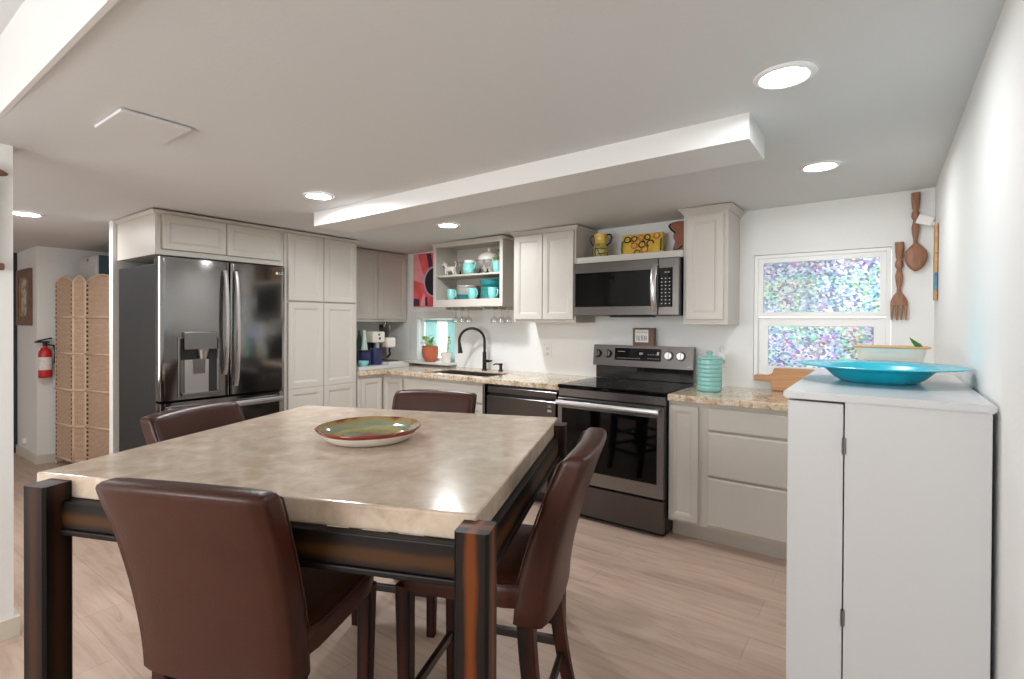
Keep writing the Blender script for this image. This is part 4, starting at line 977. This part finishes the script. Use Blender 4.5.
# potted plant on the sill
t = thing('potted_plant', 'leafy plant in a terracotta pot on the sink window sill', 'potted plant', (-3.760, 3.775, .9545))
MB().lathe([(0, 0), (.050, 0), (.054, .004), (.078, .045), (.087, .09), (.086, .130), (.082, .145), (.086, .158), (.081, .162), (.076, .152), (.078, .128), (0, .126)], n=40).build('pot', 'terracotta', t, smooth=True, local=True, auto=50)
MB().lathe([(0, .136), (.077, .1285)], n=24).build('soil', 'soil', t, local=True)
def leafs(root, n, cx, cy, z0, rad, h, size, m_):
    m = MB(); st = MB()
    for i in range(n):
        a = random.uniform(0, 6.28); r = rad*math.sqrt(random.random()); zz = z0+random.uniform(.2, 1)*h
        bx, by = cx+r*math.cos(a), cy+r*math.sin(a)
        st.tube([(cx+.2*r*math.cos(a), cy+.2*r*math.sin(a), z0), (bx*.7+cx*.3, by*.7+cy*.3, (z0+zz)/2+.01), (bx, by, zz)], .0018, 5)
        R_ = Matrix.Translation((bx, by, zz)) @ Matrix.Rotation(random.uniform(0, 6.28), 4, 'Z') @ Matrix.Rotation(random.uniform(-.9, .3), 4, 'Y')
        s_ = size*random.uniform(.7, 1.2); q = MB(R_)
        secs = [[(u*s_, w_*s_*.5, b_*s_), (u*s_, 0, b_*s_-.04*s_), (u*s_, -w_*s_*.5, b_*s_), (u*s_, 0, b_*s_+.02*s_)] for u, w_, b_ in ((0, .08, 0), (.25, .62, .06), (.55, .78, .06), (.8, .5, 0), (1.0, .05, -.08))]
        q.loft(secs); me = bpy.data.meshes.new('q'); q.bm.to_mesh(me); q.bm.free(); m.bm.from_mesh(me); bpy.data.meshes.remove(me)
    st.build('stems', 'leaf', root, local=True); m.build('leaves', m_, root, smooth=True, local=True)
leafs(t, 26, .01, -.035, .132, .055, .12, .060, 'leaf')
t2 = t
t = thing('potted_plant', 'small seedling in a white pot right of the terracotta pot', 'potted plant', (-3.545, 3.785, .9545))
MB().lathe([(0, 0), (.045, 0), (.058, .09), (.060, .105), (.054, .105), (.052, .09), (0, .088)], n=32).build('pot', 'china_white', t, smooth=True, local=True, auto=50)
leafs(t, 8, 0, 0, .088, .06, .16, .045, 'leaf')
# coffee corner on a white tray
o = MB().box(-4.42, -3.84, 2.955, 3.56, CT, CT+.032, .005).build('white_tray', 'white_lacquer'); move_mesh_origin(o, (-4.1, 3.25, CT)); tag(o, 'flat white tray under the coffee things in the corner', 'tray')
TZ = CT+.0325
t = thing('espresso_machine', 'cream and steel coffee machine standing on the white corner tray', 'coffee machine', (-4.16, 3.36, TZ))
MB().box(-4.27, -4.05, 3.29, 3.425, TZ, TZ+.03, .006).build('base', 'steel_mid', t)
MB().box(-4.27, -4.13, 3.30, 3.415, TZ+.0305, TZ+.205, .006).build('rear_column', 'fridge_side', t)
MB().box(-4.28, -4.05, 3.28, 3.43, TZ+.2055, TZ+.315, .016).build('head', 'cream_ceramic', t)
m = MB(face_E(-4.05)); m.box(3.345, 3.362, TZ+.275, TZ+.295, .0, .004).box(3.352, 3.372, TZ+.236, TZ+.258, 0, .004); m.build('buttons', 'black_plastic', t)
MB().cyl((-4.09, 3.355, TZ+.12), (-4.09, 3.355, TZ+.205), .026, .03, 20).build('group_head', 'steel_bright', t, smooth=True, auto=40)
t = thing('coffee_grinder', 'cream coffee grinder with a smoky hopper right of the coffee machine', 'coffee grinder', (-4.13, 3.53, TZ)); gz = TZ
MB().box(-4.22, -3.99, 3.45, 3.552, gz, gz+.025, .006).build('base', 'black_plastic', t)
MB().box(-4.22, -4.15, 3.455, 3.545, gz+.0255, gz+.150, .008).build('column', 'steel_mid', t)
MB().box(-4.23, -4.03, 3.447, 3.555, gz+.1505, gz+.255, .022).build('head', 'cream_ceramic', t)
MB().lathe([(0, .256), (.035, .256), (.062, .335), (.062, .385), (.02, .39), (.014, .415), (0, .417)], (-4.13, 3.50, gz), 28).build('hopper', 'steel_dark', t, smooth=True, auto=40)
MB().tube([(-4.09, 3.49, gz+.05), (-4.06, 3.505, gz+.085), (-4.09, 3.52, gz+.12), (-4.06, 3.50, gz+.149)], .011, 10).build('nozzle', 'black_plastic', t, smooth=True)
t = thing('glass_bottle', 'dark green glass bottle by the pantry side on the tray', 'bottle', (-4.20, 3.235, TZ))
MB().lathe([(0, 0), (.040, 0), (.042, .01), (.042, .19), (.030, .235), (.014, .27), (.013, .33), (0, .33)], n=24).build('bottle_body', 'bottle_green', t, smooth=True, local=True, auto=50)
t = thing('spray_bottle', 'pale mint tapered bottle beside the green bottle', 'bottle', (-4.10, 3.215, TZ))
MB().lathe([(0, 0), (.036, 0), (.038, .01), (.036, .12), (.014, .30), (.010, .33), (0, .335)], n=24).build('bottle_body', 'mint', t, smooth=True, local=True, auto=50)
t = thing('canister', 'navy blue canister with a pale lid on the coffee tray', 'canister', (-3.99, 3.135, TZ))
MB().lathe([(0, 0), (.056, 0), (.058, .006), (.058, .125), (0, .125)], n=28).build('canister_body', 'navy', t, smooth=True, local=True, auto=50); MB().lathe([(0, .126), (.059, .126), (.059, .142), (0, .146)], n=28).build('lid', 'black_plastic', t, smooth=True, local=True, auto=50)
t = thing('canister', 'deep blue squat canister right of the lidded navy one', 'canister', (-3.975, 3.255, TZ))
MB().lathe([(0, 0), (.050, 0), (.052, .006), (.052, .16), (0, .16)], n=28).build('canister_body', 'navy', t, smooth=True, local=True, auto=50)
t = thing('small_bowl', 'little turquoise bowl at the front of the white coffee tray', 'bowl', (-3.895, 3.045, TZ))
MB().lathe([(0, .006), (.030, .008), (.044, .03), (.047, .05), (.050, .05), (.047, .025), (.030, 0), (0, 0)], n=28).build('bowl_body', 'turq_glaze', t, smooth=True, local=True, auto=50)
t = thing('folded_towel', 'pale folded cloth lying on the white coffee tray', 'cloth', (-3.92, 3.42, TZ))
MB().box(-3.975, -3.86, 3.32, 3.53, TZ, TZ+.010, .004).box(-3.97, -3.865, 3.325, 3.50, TZ+.0105, TZ+.022, .004).build('cloth_folds', 'china_grey', t)
# ================================================================== POTTERY ON THE MICROWAVE SHELF
SZ = 1.8595
t = thing('pottery_vase', 'yellow and olive two-handled pottery vase at the shelf left', 'vase', (-1.795, 3.66, SZ))
MB().lathe([(0, 0), (.050, 0), (.056, .01), (.062, .05), (.060, .085), (.046, .115), (0, .115)], n=32).build('vase_body', 'pot_olive', t, smooth=True, local=True, auto=50)
MB().lathe([(.046, .1155), (.042, .125), (.048, .16), (.056, .188), (.052, .188), (.044, .16), (.036, .13), (0, .13)], n=32).build('vase_neck', 'pot_yellow', t, smooth=True, local=True, auto=50)
for s in (-1, 1):
    MB().tube([(s*.052, 0, .185), (s*.085, 0, .180), (s*.093, 0, .155), (s*.078, 0, .122), (s*.052, 0, .098)], .0075, 8).build('handle', 'pottery_line', t, smooth=True, local=True)
m = MB()
def onv(a, z): 
    r = {0: .0505}.get(0); zz = max(0, z); r = .056+(.062-.056)*min(1, zz/.05) if zz < .05 else .062-(.016)*max(0, (zz-.06))/.055
    return (r*1.02*math.sin(a), -r*1.02*math.cos(a), z)
for a0, z0, a1, z1 in ((-1.2, .075, 1.2, .072), (-.35, .005, -.25, .105), (.5, .005, .0, .072), (-.9, .005, -1.0, .075), (-.15, .07, .15, .108), (.15, .108, .5, .075), (.0, .03, 1.2, .04)):
    m.tube([onv(a0+(a1-a0)*i/8, z0+(z1-z0)*i/8) for i in range(9)], .0035, 6)
m.build('painted_lines', 'pottery_line', t, smooth=True, local=True)
t = thing('pottery_tray', 'yellow pottery tray with painted rings leaning on the wall', 'tray', (-1.483, 3.70, SZ))
lean = Matrix.Rotation(math.radians(-9), 4, 'X')
def on_tray(dz=0.0): return Matrix.Translation((0, .01, .002)) @ lean @ Matrix(((1, 0, 0, 0), (0, 0, -1, 0), (0, 1, 0, 0), (0, 0, 0, 1))) @ Matrix.Translation((0, 0, dz))
m = MB(on_tray()); m.rings(-.162, .162, 0, .172, [(0, -.006), (0, .010), (.006, .013), (.018, .011), (.026, .005), (.03, .0045)])
m.build('tray_body', 'pot_yellow', t, local=True)
m = MB(on_tray(.006)); k = MB(on_tray(.006)); g = MB(on_tray(.006))
def circ(mm, x, y, r, th=.0045, e=1.0, a0=0, a1=6.2832):
    n = 20; full = a1-a0 > 6.2
    pts = [(x+r*math.cos(a0+(a1-a0)*i/n), y+r*e*math.sin(a0+(a1-a0)*i/n), .006) for i in range(n if full else n+1)]
    mm.tube(pts, th, 6, full)
for x, y, r, w_ in ((-.118, .135, .023, k), (-.062, .138, .021, k), (-.008, .140, .022, m), (.042, .142, .021, k), (.112, .146, .022, m), (-.060, .083, .022, m), (.002, .088, .024, k), (.022, .050, .026, m), (-.034, .028, .022, g), (.066, .092, .026, k)):
    circ(w_, x, y, r, e=.95, a1=(6.2832 if x < .06 or x > .1 else 4.2))
for x0_, y0_, x1_, y1_ in ((-.085, .125, -.095, .115), (-.08, .105, -.062, .108), (.02, .115, .002, .112)): k.tube([(x0_, y0_, .006), (x1_, y1_, .006)], .004, 6)
m.build('orange_rings', 'pottery_ring_orange', t, smooth=True, local=True); k.build('dark_rings', 'pottery_line', t, smooth=True, local=True); g.build('green_ring', 'pottery_ring_green', t, smooth=True, local=True)
for s in (-1, 1):
    MB(on_tray(.012)).tube([(s*.150, .035, 0), (s*.152, .05, .016), (s*.152, .11, .016), (s*.150, .125, 0)], .006, 8).build('handle', 'pottery_ring_green', t, smooth=True, local=True)
t = thing('pottery_vase', 'reddish brown wavy-edged pottery piece half hidden by the narrow cabinet', 'vase', (-1.195, 3.69, SZ))
poly = [(-.045, 0), (.07, 0), (.07, .225), (.0, .230), (-.055, .222), (-.068, .205), (-.055, .180), (-.030, .160), (-.035, .135), (-.040, .110), (-.020, .09), (-.035, .05)]
m = MB(); m.prism(poly, -.02, .02, 'y', .006); m.build('vase_body', 'pot_brown', t, local=True)
MB().tube([(-.05, -.022, .216), (-.066, -.022, .198), (-.05, -.022, .172), (-.026, -.022, .150), (-.022, -.022, .145)], .006, 6).tube([(-.035, -.022, .012), (-.02, -.022, .028), (.0, -.022, .022), (.03, -.022, .05)], .006, 6).tube([(-.022, -.022, .018), (.0, -.022, .008)], .005, 6).build('painted_lines', 'pottery_line', t, smooth=True, local=True)
o = MB().cyl((-1.665, 3.60, SZ), (-1.665, 3.60, SZ+.008), .012, n=14).build('black_cap', 'black_plastic'); move_mesh_origin(o, (-1.665, 3.6, SZ)); tag(o, 'tiny black disc between yellow vase and yellow tray', 'cap')

# ================================================================== CROCKERY IN THE OPEN CABINET
S1, S2 = 1.8005, 1.5665       # upper shelf top, cabinet floor top
def make_mug(label, loc, rz, m_='turq_glaze'):
    t = thing('mug', label, 'mug', loc, rz, 'turquoise mugs in the open cabinet')
    MB().lathe([(0, 0), (.030, 0), (.036, .006), (.043, .04), (.045, .075), (.047, .100), (.044, .100), (.041, .07), (.036, .012), (0, .010)], n=32).build('mug_body', m_, t, smooth=True, local=True, auto=50)
    MB().tube([(.042, 0, .082), (.062, 0, .082), (.074, 0, .066), (.070, 0, .042), (.056, 0, .026), (.039, 0, .022)], .006, 8).build('handle', m_, t, smooth=True, local=True)
    return t
mg = make_mug('turquoise mug at the left of the open cabinet floor', (-3.285, 3.575, S2), math.radians(-15))
dup(mg, 'turquoise mug in front of the white plate stack', (-3.025, 3.572, S2), math.radians(-15))
dup(mg, 'turquoise mug in front of the turquoise plate stack', (-2.795, 3.575, S2), math.radians(-15))
def make_plate(name, label, cat, loc, r, m_, group, h=.022):
    t = thing(name, label, cat, loc, 0, group)
    MB().lathe([(0, .006), (r*.62, .006), (r*.75, h*.55), (r, h), (r*1.005, h-.003), (r*.76, h*.30), (r*.64, 0), (0, 0)], n=48).build('plate_body', m_, t, smooth=True, local=True, auto=60)
    return t
ords = ['topmost', 'second from top', 'third from top', 'fourth from top', 'fifth from top', 'sixth from top', 'seventh from top', 'eighth from top', 'ninth from top', 'lowest']
stk = None; n = 10
for i in range(n):
    lab = ords[n-1-i]+' plate of the white plate stack in the open cabinet'; z = S2+i*.0128
    if i < 3:
        lab = {0: 'lowest', 1: 'second lowest', 2: 'third lowest'}[i]+' plate, turquoise, under the white plate stack in the open cabinet'
    if stk is None: stk = make_plate('dinner_plate', lab, 'plate', (-3.205, 3.712, z), .106, 'turq_dark', 'plates of the white stack')
    elif i == 3: stk2 = make_plate('dinner_plate', lab, 'plate', (-3.205, 3.712, z), .106, 'china_grey', 'plates of the white stack')
    elif i > 3: dup(stk2, lab, (-3.205, 3.712, z))
    else: dup(stk, lab, (-3.205, 3.712, z))
stt = None
for i in range(8):
    lab = {0: 'lowest', 1: 'second lowest', 2: 'third lowest', 3: 'fourth lowest', 4: 'fifth lowest', 5: 'sixth lowest', 6: 'seventh lowest', 7: 'uppermost'}[i]+' turquoise plate of the turquoise stack'
    loc = (-2.915, 3.712, S2+i*.0128)
    if stt is None: stt = make_plate('side_plate', lab, 'plate', loc, .105, 'turq_mid', 'plates of the turquoise stack')
    else: dup(stt, lab, loc)
bw = None
for i in range(2):
    lab = ('lower' if i == 0 else 'upper')+' turquoise bowl on top of the turquoise plate stack'; loc = (-2.915, 3.712, S2+7*.0128+.024+i*.018)
    if bw is None:
        bw = thing('cereal_bowl', lab, 'bowl', loc, 0, 'turquoise bowls on the plate stack')
        MB().lathe([(0, .006), (.05, .008), (.095, .035), (.110, .050), (.113, .049), (.098, .026), (.055, 0), (0, 0)], n=44).build('bowl_body', 'turq_dark', bw, smooth=True, local=True, auto=60)
    else: dup(bw, lab, loc)
# upper shelf
t = thing('dog_figurine', 'white china dog figurine on the upper shelf', 'figurine', (-3.325, 3.60, S1))
m = MB()
bd = [(-.055, .030, .060), (-.030, .034, .062), (0, .031, .062), (.030, .031, .062), (.050, .026, .060)]
secs = []
for x, r, z in [(-.066, .012, .066)]+bd+[(.060, .010, .064)]:
    secs.append([(x, r*.72*math.cos(a), z+r*.8*math.sin(a)) for a in [2*math.pi*i/14 for i in range(14)]])
m.loft(secs)
m.tube([(-.050, 0, .075), (-.064, 0, .098), (-.072, 0, .108)], [.018, .015, .016], 12)
m.ball((-.076, 0, .112), .019, 1.05, .9, 1.0, 14).tube([(-.085, 0, .108), (-.104, 0, .102), (-.108, 0, .101)], [.011, .009, .006], 10)
for s in (-1, 1):
    m.tube([(-.068, s*.014, .124), (-.064, s*.019, .112), (-.064, s*.020, .100)], [.004, .008, .004], 8)
    m.tube([(-.048, s*.013, .055), (-.050, s*.013, .028), (-.049, s*.013, .004)], [.012, .008, .007], 9).ball((-.053, s*.013, .005), .008, 1.3, 1, .65, 10)
    m.tube([(.045, s*.014, .060), (.040, s*.015, .040), (.055, s*.015, .024), (.052, s*.015, .004)], [.017, .013, .008, .007], 9).ball((.048, s*.015, .005), .008, 1.3, 1, .65, 10)
m.tube([(.058, 0, .072), (.068, 0, .085), (.074, 0, .108), (.062, 0, .126), (.046, 0, .122)], [.008, .007, .006, .005, .004], 9)
m.build('dog_body', 'china_white', t, smooth=True, local=True)
def make_goblet(label, loc):
    t = thing('cut_glass_goblet', label, 'glass', loc, 0, 'dark-stemmed cut glasses on the upper shelf')
    MB().lathe([(0, 0), (.026, 0), (.026, .003), (.010, .010), (.006, .022), (.010, .032), (0, .034)], n=24).build('dark_base', 'black_enamel', t, smooth=True, local=True, auto=50)
    MB().lathe([(0, .0345), (.014, .036), (.026, .055), (.034, .085), (.040, .118), (.038, .118), (.032, .086), (.024, .058), (0, .045)], n=24).build('bowl', 'stem_glass', t, smooth=True, local=True)
    return t
gb = make_goblet('cut glass goblet between the dog figurine and the turquoise pitcher', (-3.185, 3.585, S1))
dup(gb, 'cut glass goblet in front of the white tureen', (-2.922, 3.552, S1)); dup(gb, 'cut glass goblet beside the mug at the upper shelf right end', (-2.838, 3.552, S1))
t = thing('pitcher', 'bright turquoise pitcher with a white rim on the upper shelf', 'pitcher', (-3.075, 3.58, S1))
MB().lathe([(0, 0), (.045, 0), (.052, .006), (.062, .045), (.058, .085), (.050, .100), (0, .100)], n=36).build('pitcher_body', 'turq_glaze', t, smooth=True, local=True, auto=60)
MB().lathe([(.050, .1005), (.049, .108), (.053, .122), (.049, .122), (.044, .108), (0, .104)], n=36).build('white_rim', 'china_white', t, smooth=True, local=True, auto=60)
MB().tube([(.054, -.012, .094), (.086, -.02, .104), (.094, -.02, .086), (.078, -.018, .052), (.058, -.012, .034)], .0065, 8).build('handle', 'turq_glaze', t, smooth=True, local=True)
t = thing('soup_tureen', 'white lidded tureen at the back of the upper shelf', 'tureen', (-2.940, 3.700, S1))
MB().lathe([(r_, z_*1.14) for r_, z_ in [(0, 0), (.055, 0), (.060, .008), (.045, .02), (.075, .05), (.098, .09), (.102, .128), (.096, .128), (0, .12)]], n=44).build('tureen_body', 'china_white', t, smooth=True, local=True, auto=60)
MB().lathe([(r_, z_*1.14) for r_, z_ in [(.104, .1285), (.102, .136), (.085, .158), (.045, .174), (.012, .180), (.010, .188), (.017, .198), (.014, .208), (0, .212)]], n=44).build('lid', 'china_white', t, smooth=True, local=True, auto=60)
for s in (-1, 1): MB().tube([(s*.096, 0, .112), (s*.118, 0, .118), (s*.120, 0, .09), (s*.092, 0, .078)], .007, 8).build('handle', 'china_white', t, smooth=True, local=True)
t = make_mug('turquoise mug holding a green plant at the upper shelf right end', (-2.765, 3.60, S1), 0.0)
leafs(t, 16, 0, 0, .0205, .034, .17, .034, 'leaf_dark')
# -- stemware hanging under the open cabinet
def make_wine(label, loc):
    t = thing('wine_glass', label, 'glass', loc, 0, 'stemmed glasses hanging under the open cabinet')
    MB().lathe([(0, 0), (.034, -.0), (.034, -.003), (.006, -.008), (.004, -.02), (.004, -.060), (.012, -.068), (.030, -.085), (.036, -.105), (.032, -.130), (.030, -.130), (.034, -.105), (.028, -.088), (0, -.072)], n=28).build('glass_body', 'stem_glass', t, smooth=True, local=True, auto=70)
    return t
wg = None
for gx, lab in ((-3.30, 'first wine glass from the left hanging under the open cabinet'), (-3.22, 'second wine glass from the left hanging under the open cabinet'), (-3.14, 'third wine glass from the left hanging under the open cabinet'), (-2.835, 'third wine glass from the right hanging under the open cabinet'), (-2.757, 'second wine glass from the right hanging under the open cabinet'), (-2.68, 'rightmost wine glass hanging under the open cabinet')):
    loc = (gx, 3.65, 1.4825)
    if wg is None: wg = make_wine(lab, loc)
    else: dup(wg, lab, loc)

# ================================================================== HALL, FAR LEFT
t = thing('folding_screen', 'woven wicker folding screen with arched tops in the hall', 'folding screen', (-5.9, 1.5, 0))
SP = [(-6.36, 1.415), (-5.99, 1.455), (-5.90, 1.525), (-5.46, 1.632), (-5.06, 1.52)]
def panel(p0, p1, zt):
    p0, p1 = Vector((*p0, 0)), Vector((*p1, 0)); d = p1-p0; Lp = d.length; d.normalize(); n_ = Vector((-d.y, d.x, 0))
    M = Matrix(((d.x, n_.x, 0, p0.x), (d.y, n_.y, 0, p0.y), (0, 0, 1, 0), (0, 0, 0, 1)))
    a = .006; arch = lambda u: zt+.055*math.sin(math.pi*u)
    q = MB(M); poly = [(a, .06)]+[(Lp-a, .06)]+[(a+(Lp-2*a)*u, arch(u)-.012) for u in [1-i/12 for i in range(13)]]
    q.prism(poly, -.006, .006, 'y'); pn = q.build('woven_panel', 'wicker', t)
    uv = pn.data.uv_layers.new(name='across')
    for lp in pn.data.loops:
        wp = WM[pn] @ pn.data.vertices[lp.vertex_index].co; uv.data[lp.index].uv = ((wp-p0).dot(d)/Lp, wp.z)
    q = MB(M); edge = [(a, 0, .03)]+[(a, 0, zt*i/8) for i in range(1, 8)]+[(a+(Lp-2*a)*i/12, 0, arch(i/12)) for i in range(13)]+[(Lp-a, 0, zt*i/8) for i in range(7, 0, -1)]+[(Lp-a, 0, .03)]
    q.tube(edge, .009, 8)
    for z in (.39, .72, 1.055, 1.39): q.tube([(a, -.008, z), (Lp-a, -.008, z)], .009, 8)
    q.tube([(a, 0, .075), (Lp-a, 0, .075)], .009, 8); q.tube([(a, 0, .0), (a, 0, .04)], .011, 8); q.tube([(Lp-a, 0, .0), (Lp-a, 0, .04)], .011, 8)
    q.build('frame', 'rattan', pn, smooth=True)
for p0, p1 in zip(SP, SP[1:]): panel(p0, p1, 1.715)
# fire extinguisher on the hall wall
EX, EY = -6.395, 1.345
t = thing('fire_extinguisher', 'red fire extinguisher hung on the white hall wall corner', 'fire extinguisher', (EX, EY, .82))
MB().lathe([(0, .0), (.040, 0), (.048, .008), (.050, .02), (.050, .22), (.045, .25), (.028, .275), (.016, .285), (.016, .30), (0, .30)], (EX, EY, .82), 32).build('cylinder', 'red_paint', t, smooth=True, auto=50)
MB().lathe([(.0507, .075), (.0507, .195)], (EX, EY, .82), 32).build('label_wrap', 'ext_label', t, smooth=True)
MB().cyl((EX, EY, 1.12), (EX, EY, 1.155), .018, n=16).box(EX-.012, EX+.012, EY-.075, EY+.03, 1.150, 1.165, .003).box(EX-.010, EX+.010, EY-.06, EY+.05, 1.172, 1.186, .003, rot=Matrix.Rotation(.25, 4, 'X')).build('valve_handle', 'black_plastic', t)
MB().tube([(EX, EY+.02, 1.13), (EX, EY+.065, 1.12), (EX, EY+.075, 1.06), (EX-.01, EY+.070, .95)], .009, 8).build('hose', 'black_plastic', t, smooth=True)
MB().box(-6.459, EX-.045, EY-.02, EY+.02, 1.02, 1.10, .003).build('wall_bracket', 'black_plastic', t)
# framed picture
t = thing('framed_picture', 'brown-framed old picture on the hall wall at far left', 'picture', (-6.9, 1.29, 1.58))
m = MB(face_S(1.299)); a0, a1, b0, b1 = -7.10, -6.60, 1.31, 1.86
def pframe(): 
    m = MB(face_S(1.299)); frame(m, a0, a1, b0, b1, .085, 0, .03, .006); return m
pframe().build('frame', 'wood_frame', t); m.bm.free()
m = MB(face_S(1.285)); frame(m, a0+.085, a1-.085, b0+.085, b1-.085, .02, 0, .006, .001); m.build('mount', 'wood_board', t)
MB(face_S(1.297)).box(a0+.09, a1-.09, b0+.09, b1-.09, 0, .010).build('picture_print', 'faded_picture', t)
t = thing('night_light', 'small white plug-in low on the hall wall', 'outlet', (-6.84, 1.29, .16))
MB(face_S(1.2995)).box(-6.875, -6.805, .10, .215, 0, .005, .002).build('cover_plate', 'white_plastic', t); MB(face_S(1.294)).box(-6.860, -6.820, .15, .20, 0, .03, .006).build('plug', 'white_plastic', t)
# tall white unit behind the screen
t = thing('furnace_unit', 'white boxed unit with a vent grille showing over the wicker screen', 'heating unit', (-6.1, 1.65, 0))
fx0, fx1, fy0, fy1 = -6.38, -5.87, 1.60, 1.735
MB().box(fx0, fx1, fy0+.012, fy1, 0, 1.965, .006).build('casing', 'teal_metal', t)
MB().box(fx0, fx1+.002, fy0, fy0+.011, .02, 1.967, .004).build('front_panel', 'white_lacquer', t)
m = MB(face_S(fy0))
for i in range(9): m.box(fx0+.045, fx1-.05, 1.76+i*.0125, 1.766+i*.0125, .0005, .004)
m.build('vent_grille', 'china_grey', t)
MB(face_S(fy0)).box(-6.155, -6.12, 1.925, 1.945, .0003, .004, .001).build('latch', 'black_plastic', t)
o = MB().lathe([(0, -.02), (.20, -.02), (.215, -.012), (.22, 0), (.215, .012), (.20, .02), (0, .02)], n=48)  # unidentified dark round object; disc and stand are guessed, only an edge shows
o.bm.transform(Matrix.Translation((-4.98, 1.68, .90)) @ Matrix.Rotation(math.radians(90), 4, 'X')); o = o.build('round_headed_stand', 'black_plastic', smooth=True, auto=40)
MB().cyl((-4.98, 1.68, .02), (-4.98, 1.68, .70), .018, n=14).cyl((-4.98, 1.68, 0), (-4.98, 1.68, .022), .14, .12, 28).build('stand', 'black_plastic', o)
for ch in o.children: ch.data.transform(Matrix.Translation((4.98, -1.68, -.90)))
move_mesh_origin(o, (-4.98, 1.68, .90)); tag(o, 'dark round-headed object showing beside the wicker screen', 'object')
# carved ornament on the partition, at the picture's left edge
t = thing('wall_ornament', 'brown carved wooden piece on the wall at the far left edge', 'wall ornament', (-3.02, .46, 1.77))
MB().prism([(.38, 1.945), (.516, 1.972), (.50, 1.985), (.38, 2.02)], -3.029, -2.985, 'x', .004).build('carved_top', 'wood_frame', t)
MB().box(-3.029, -3.005, .38, .484, 1.60, 1.944, .006).build('panel', 'trim_white', t)
MB().box(-3.029, -2.99, .38, .502, 1.57, 1.599, .006).build('carved_foot', 'wood_frame', t)
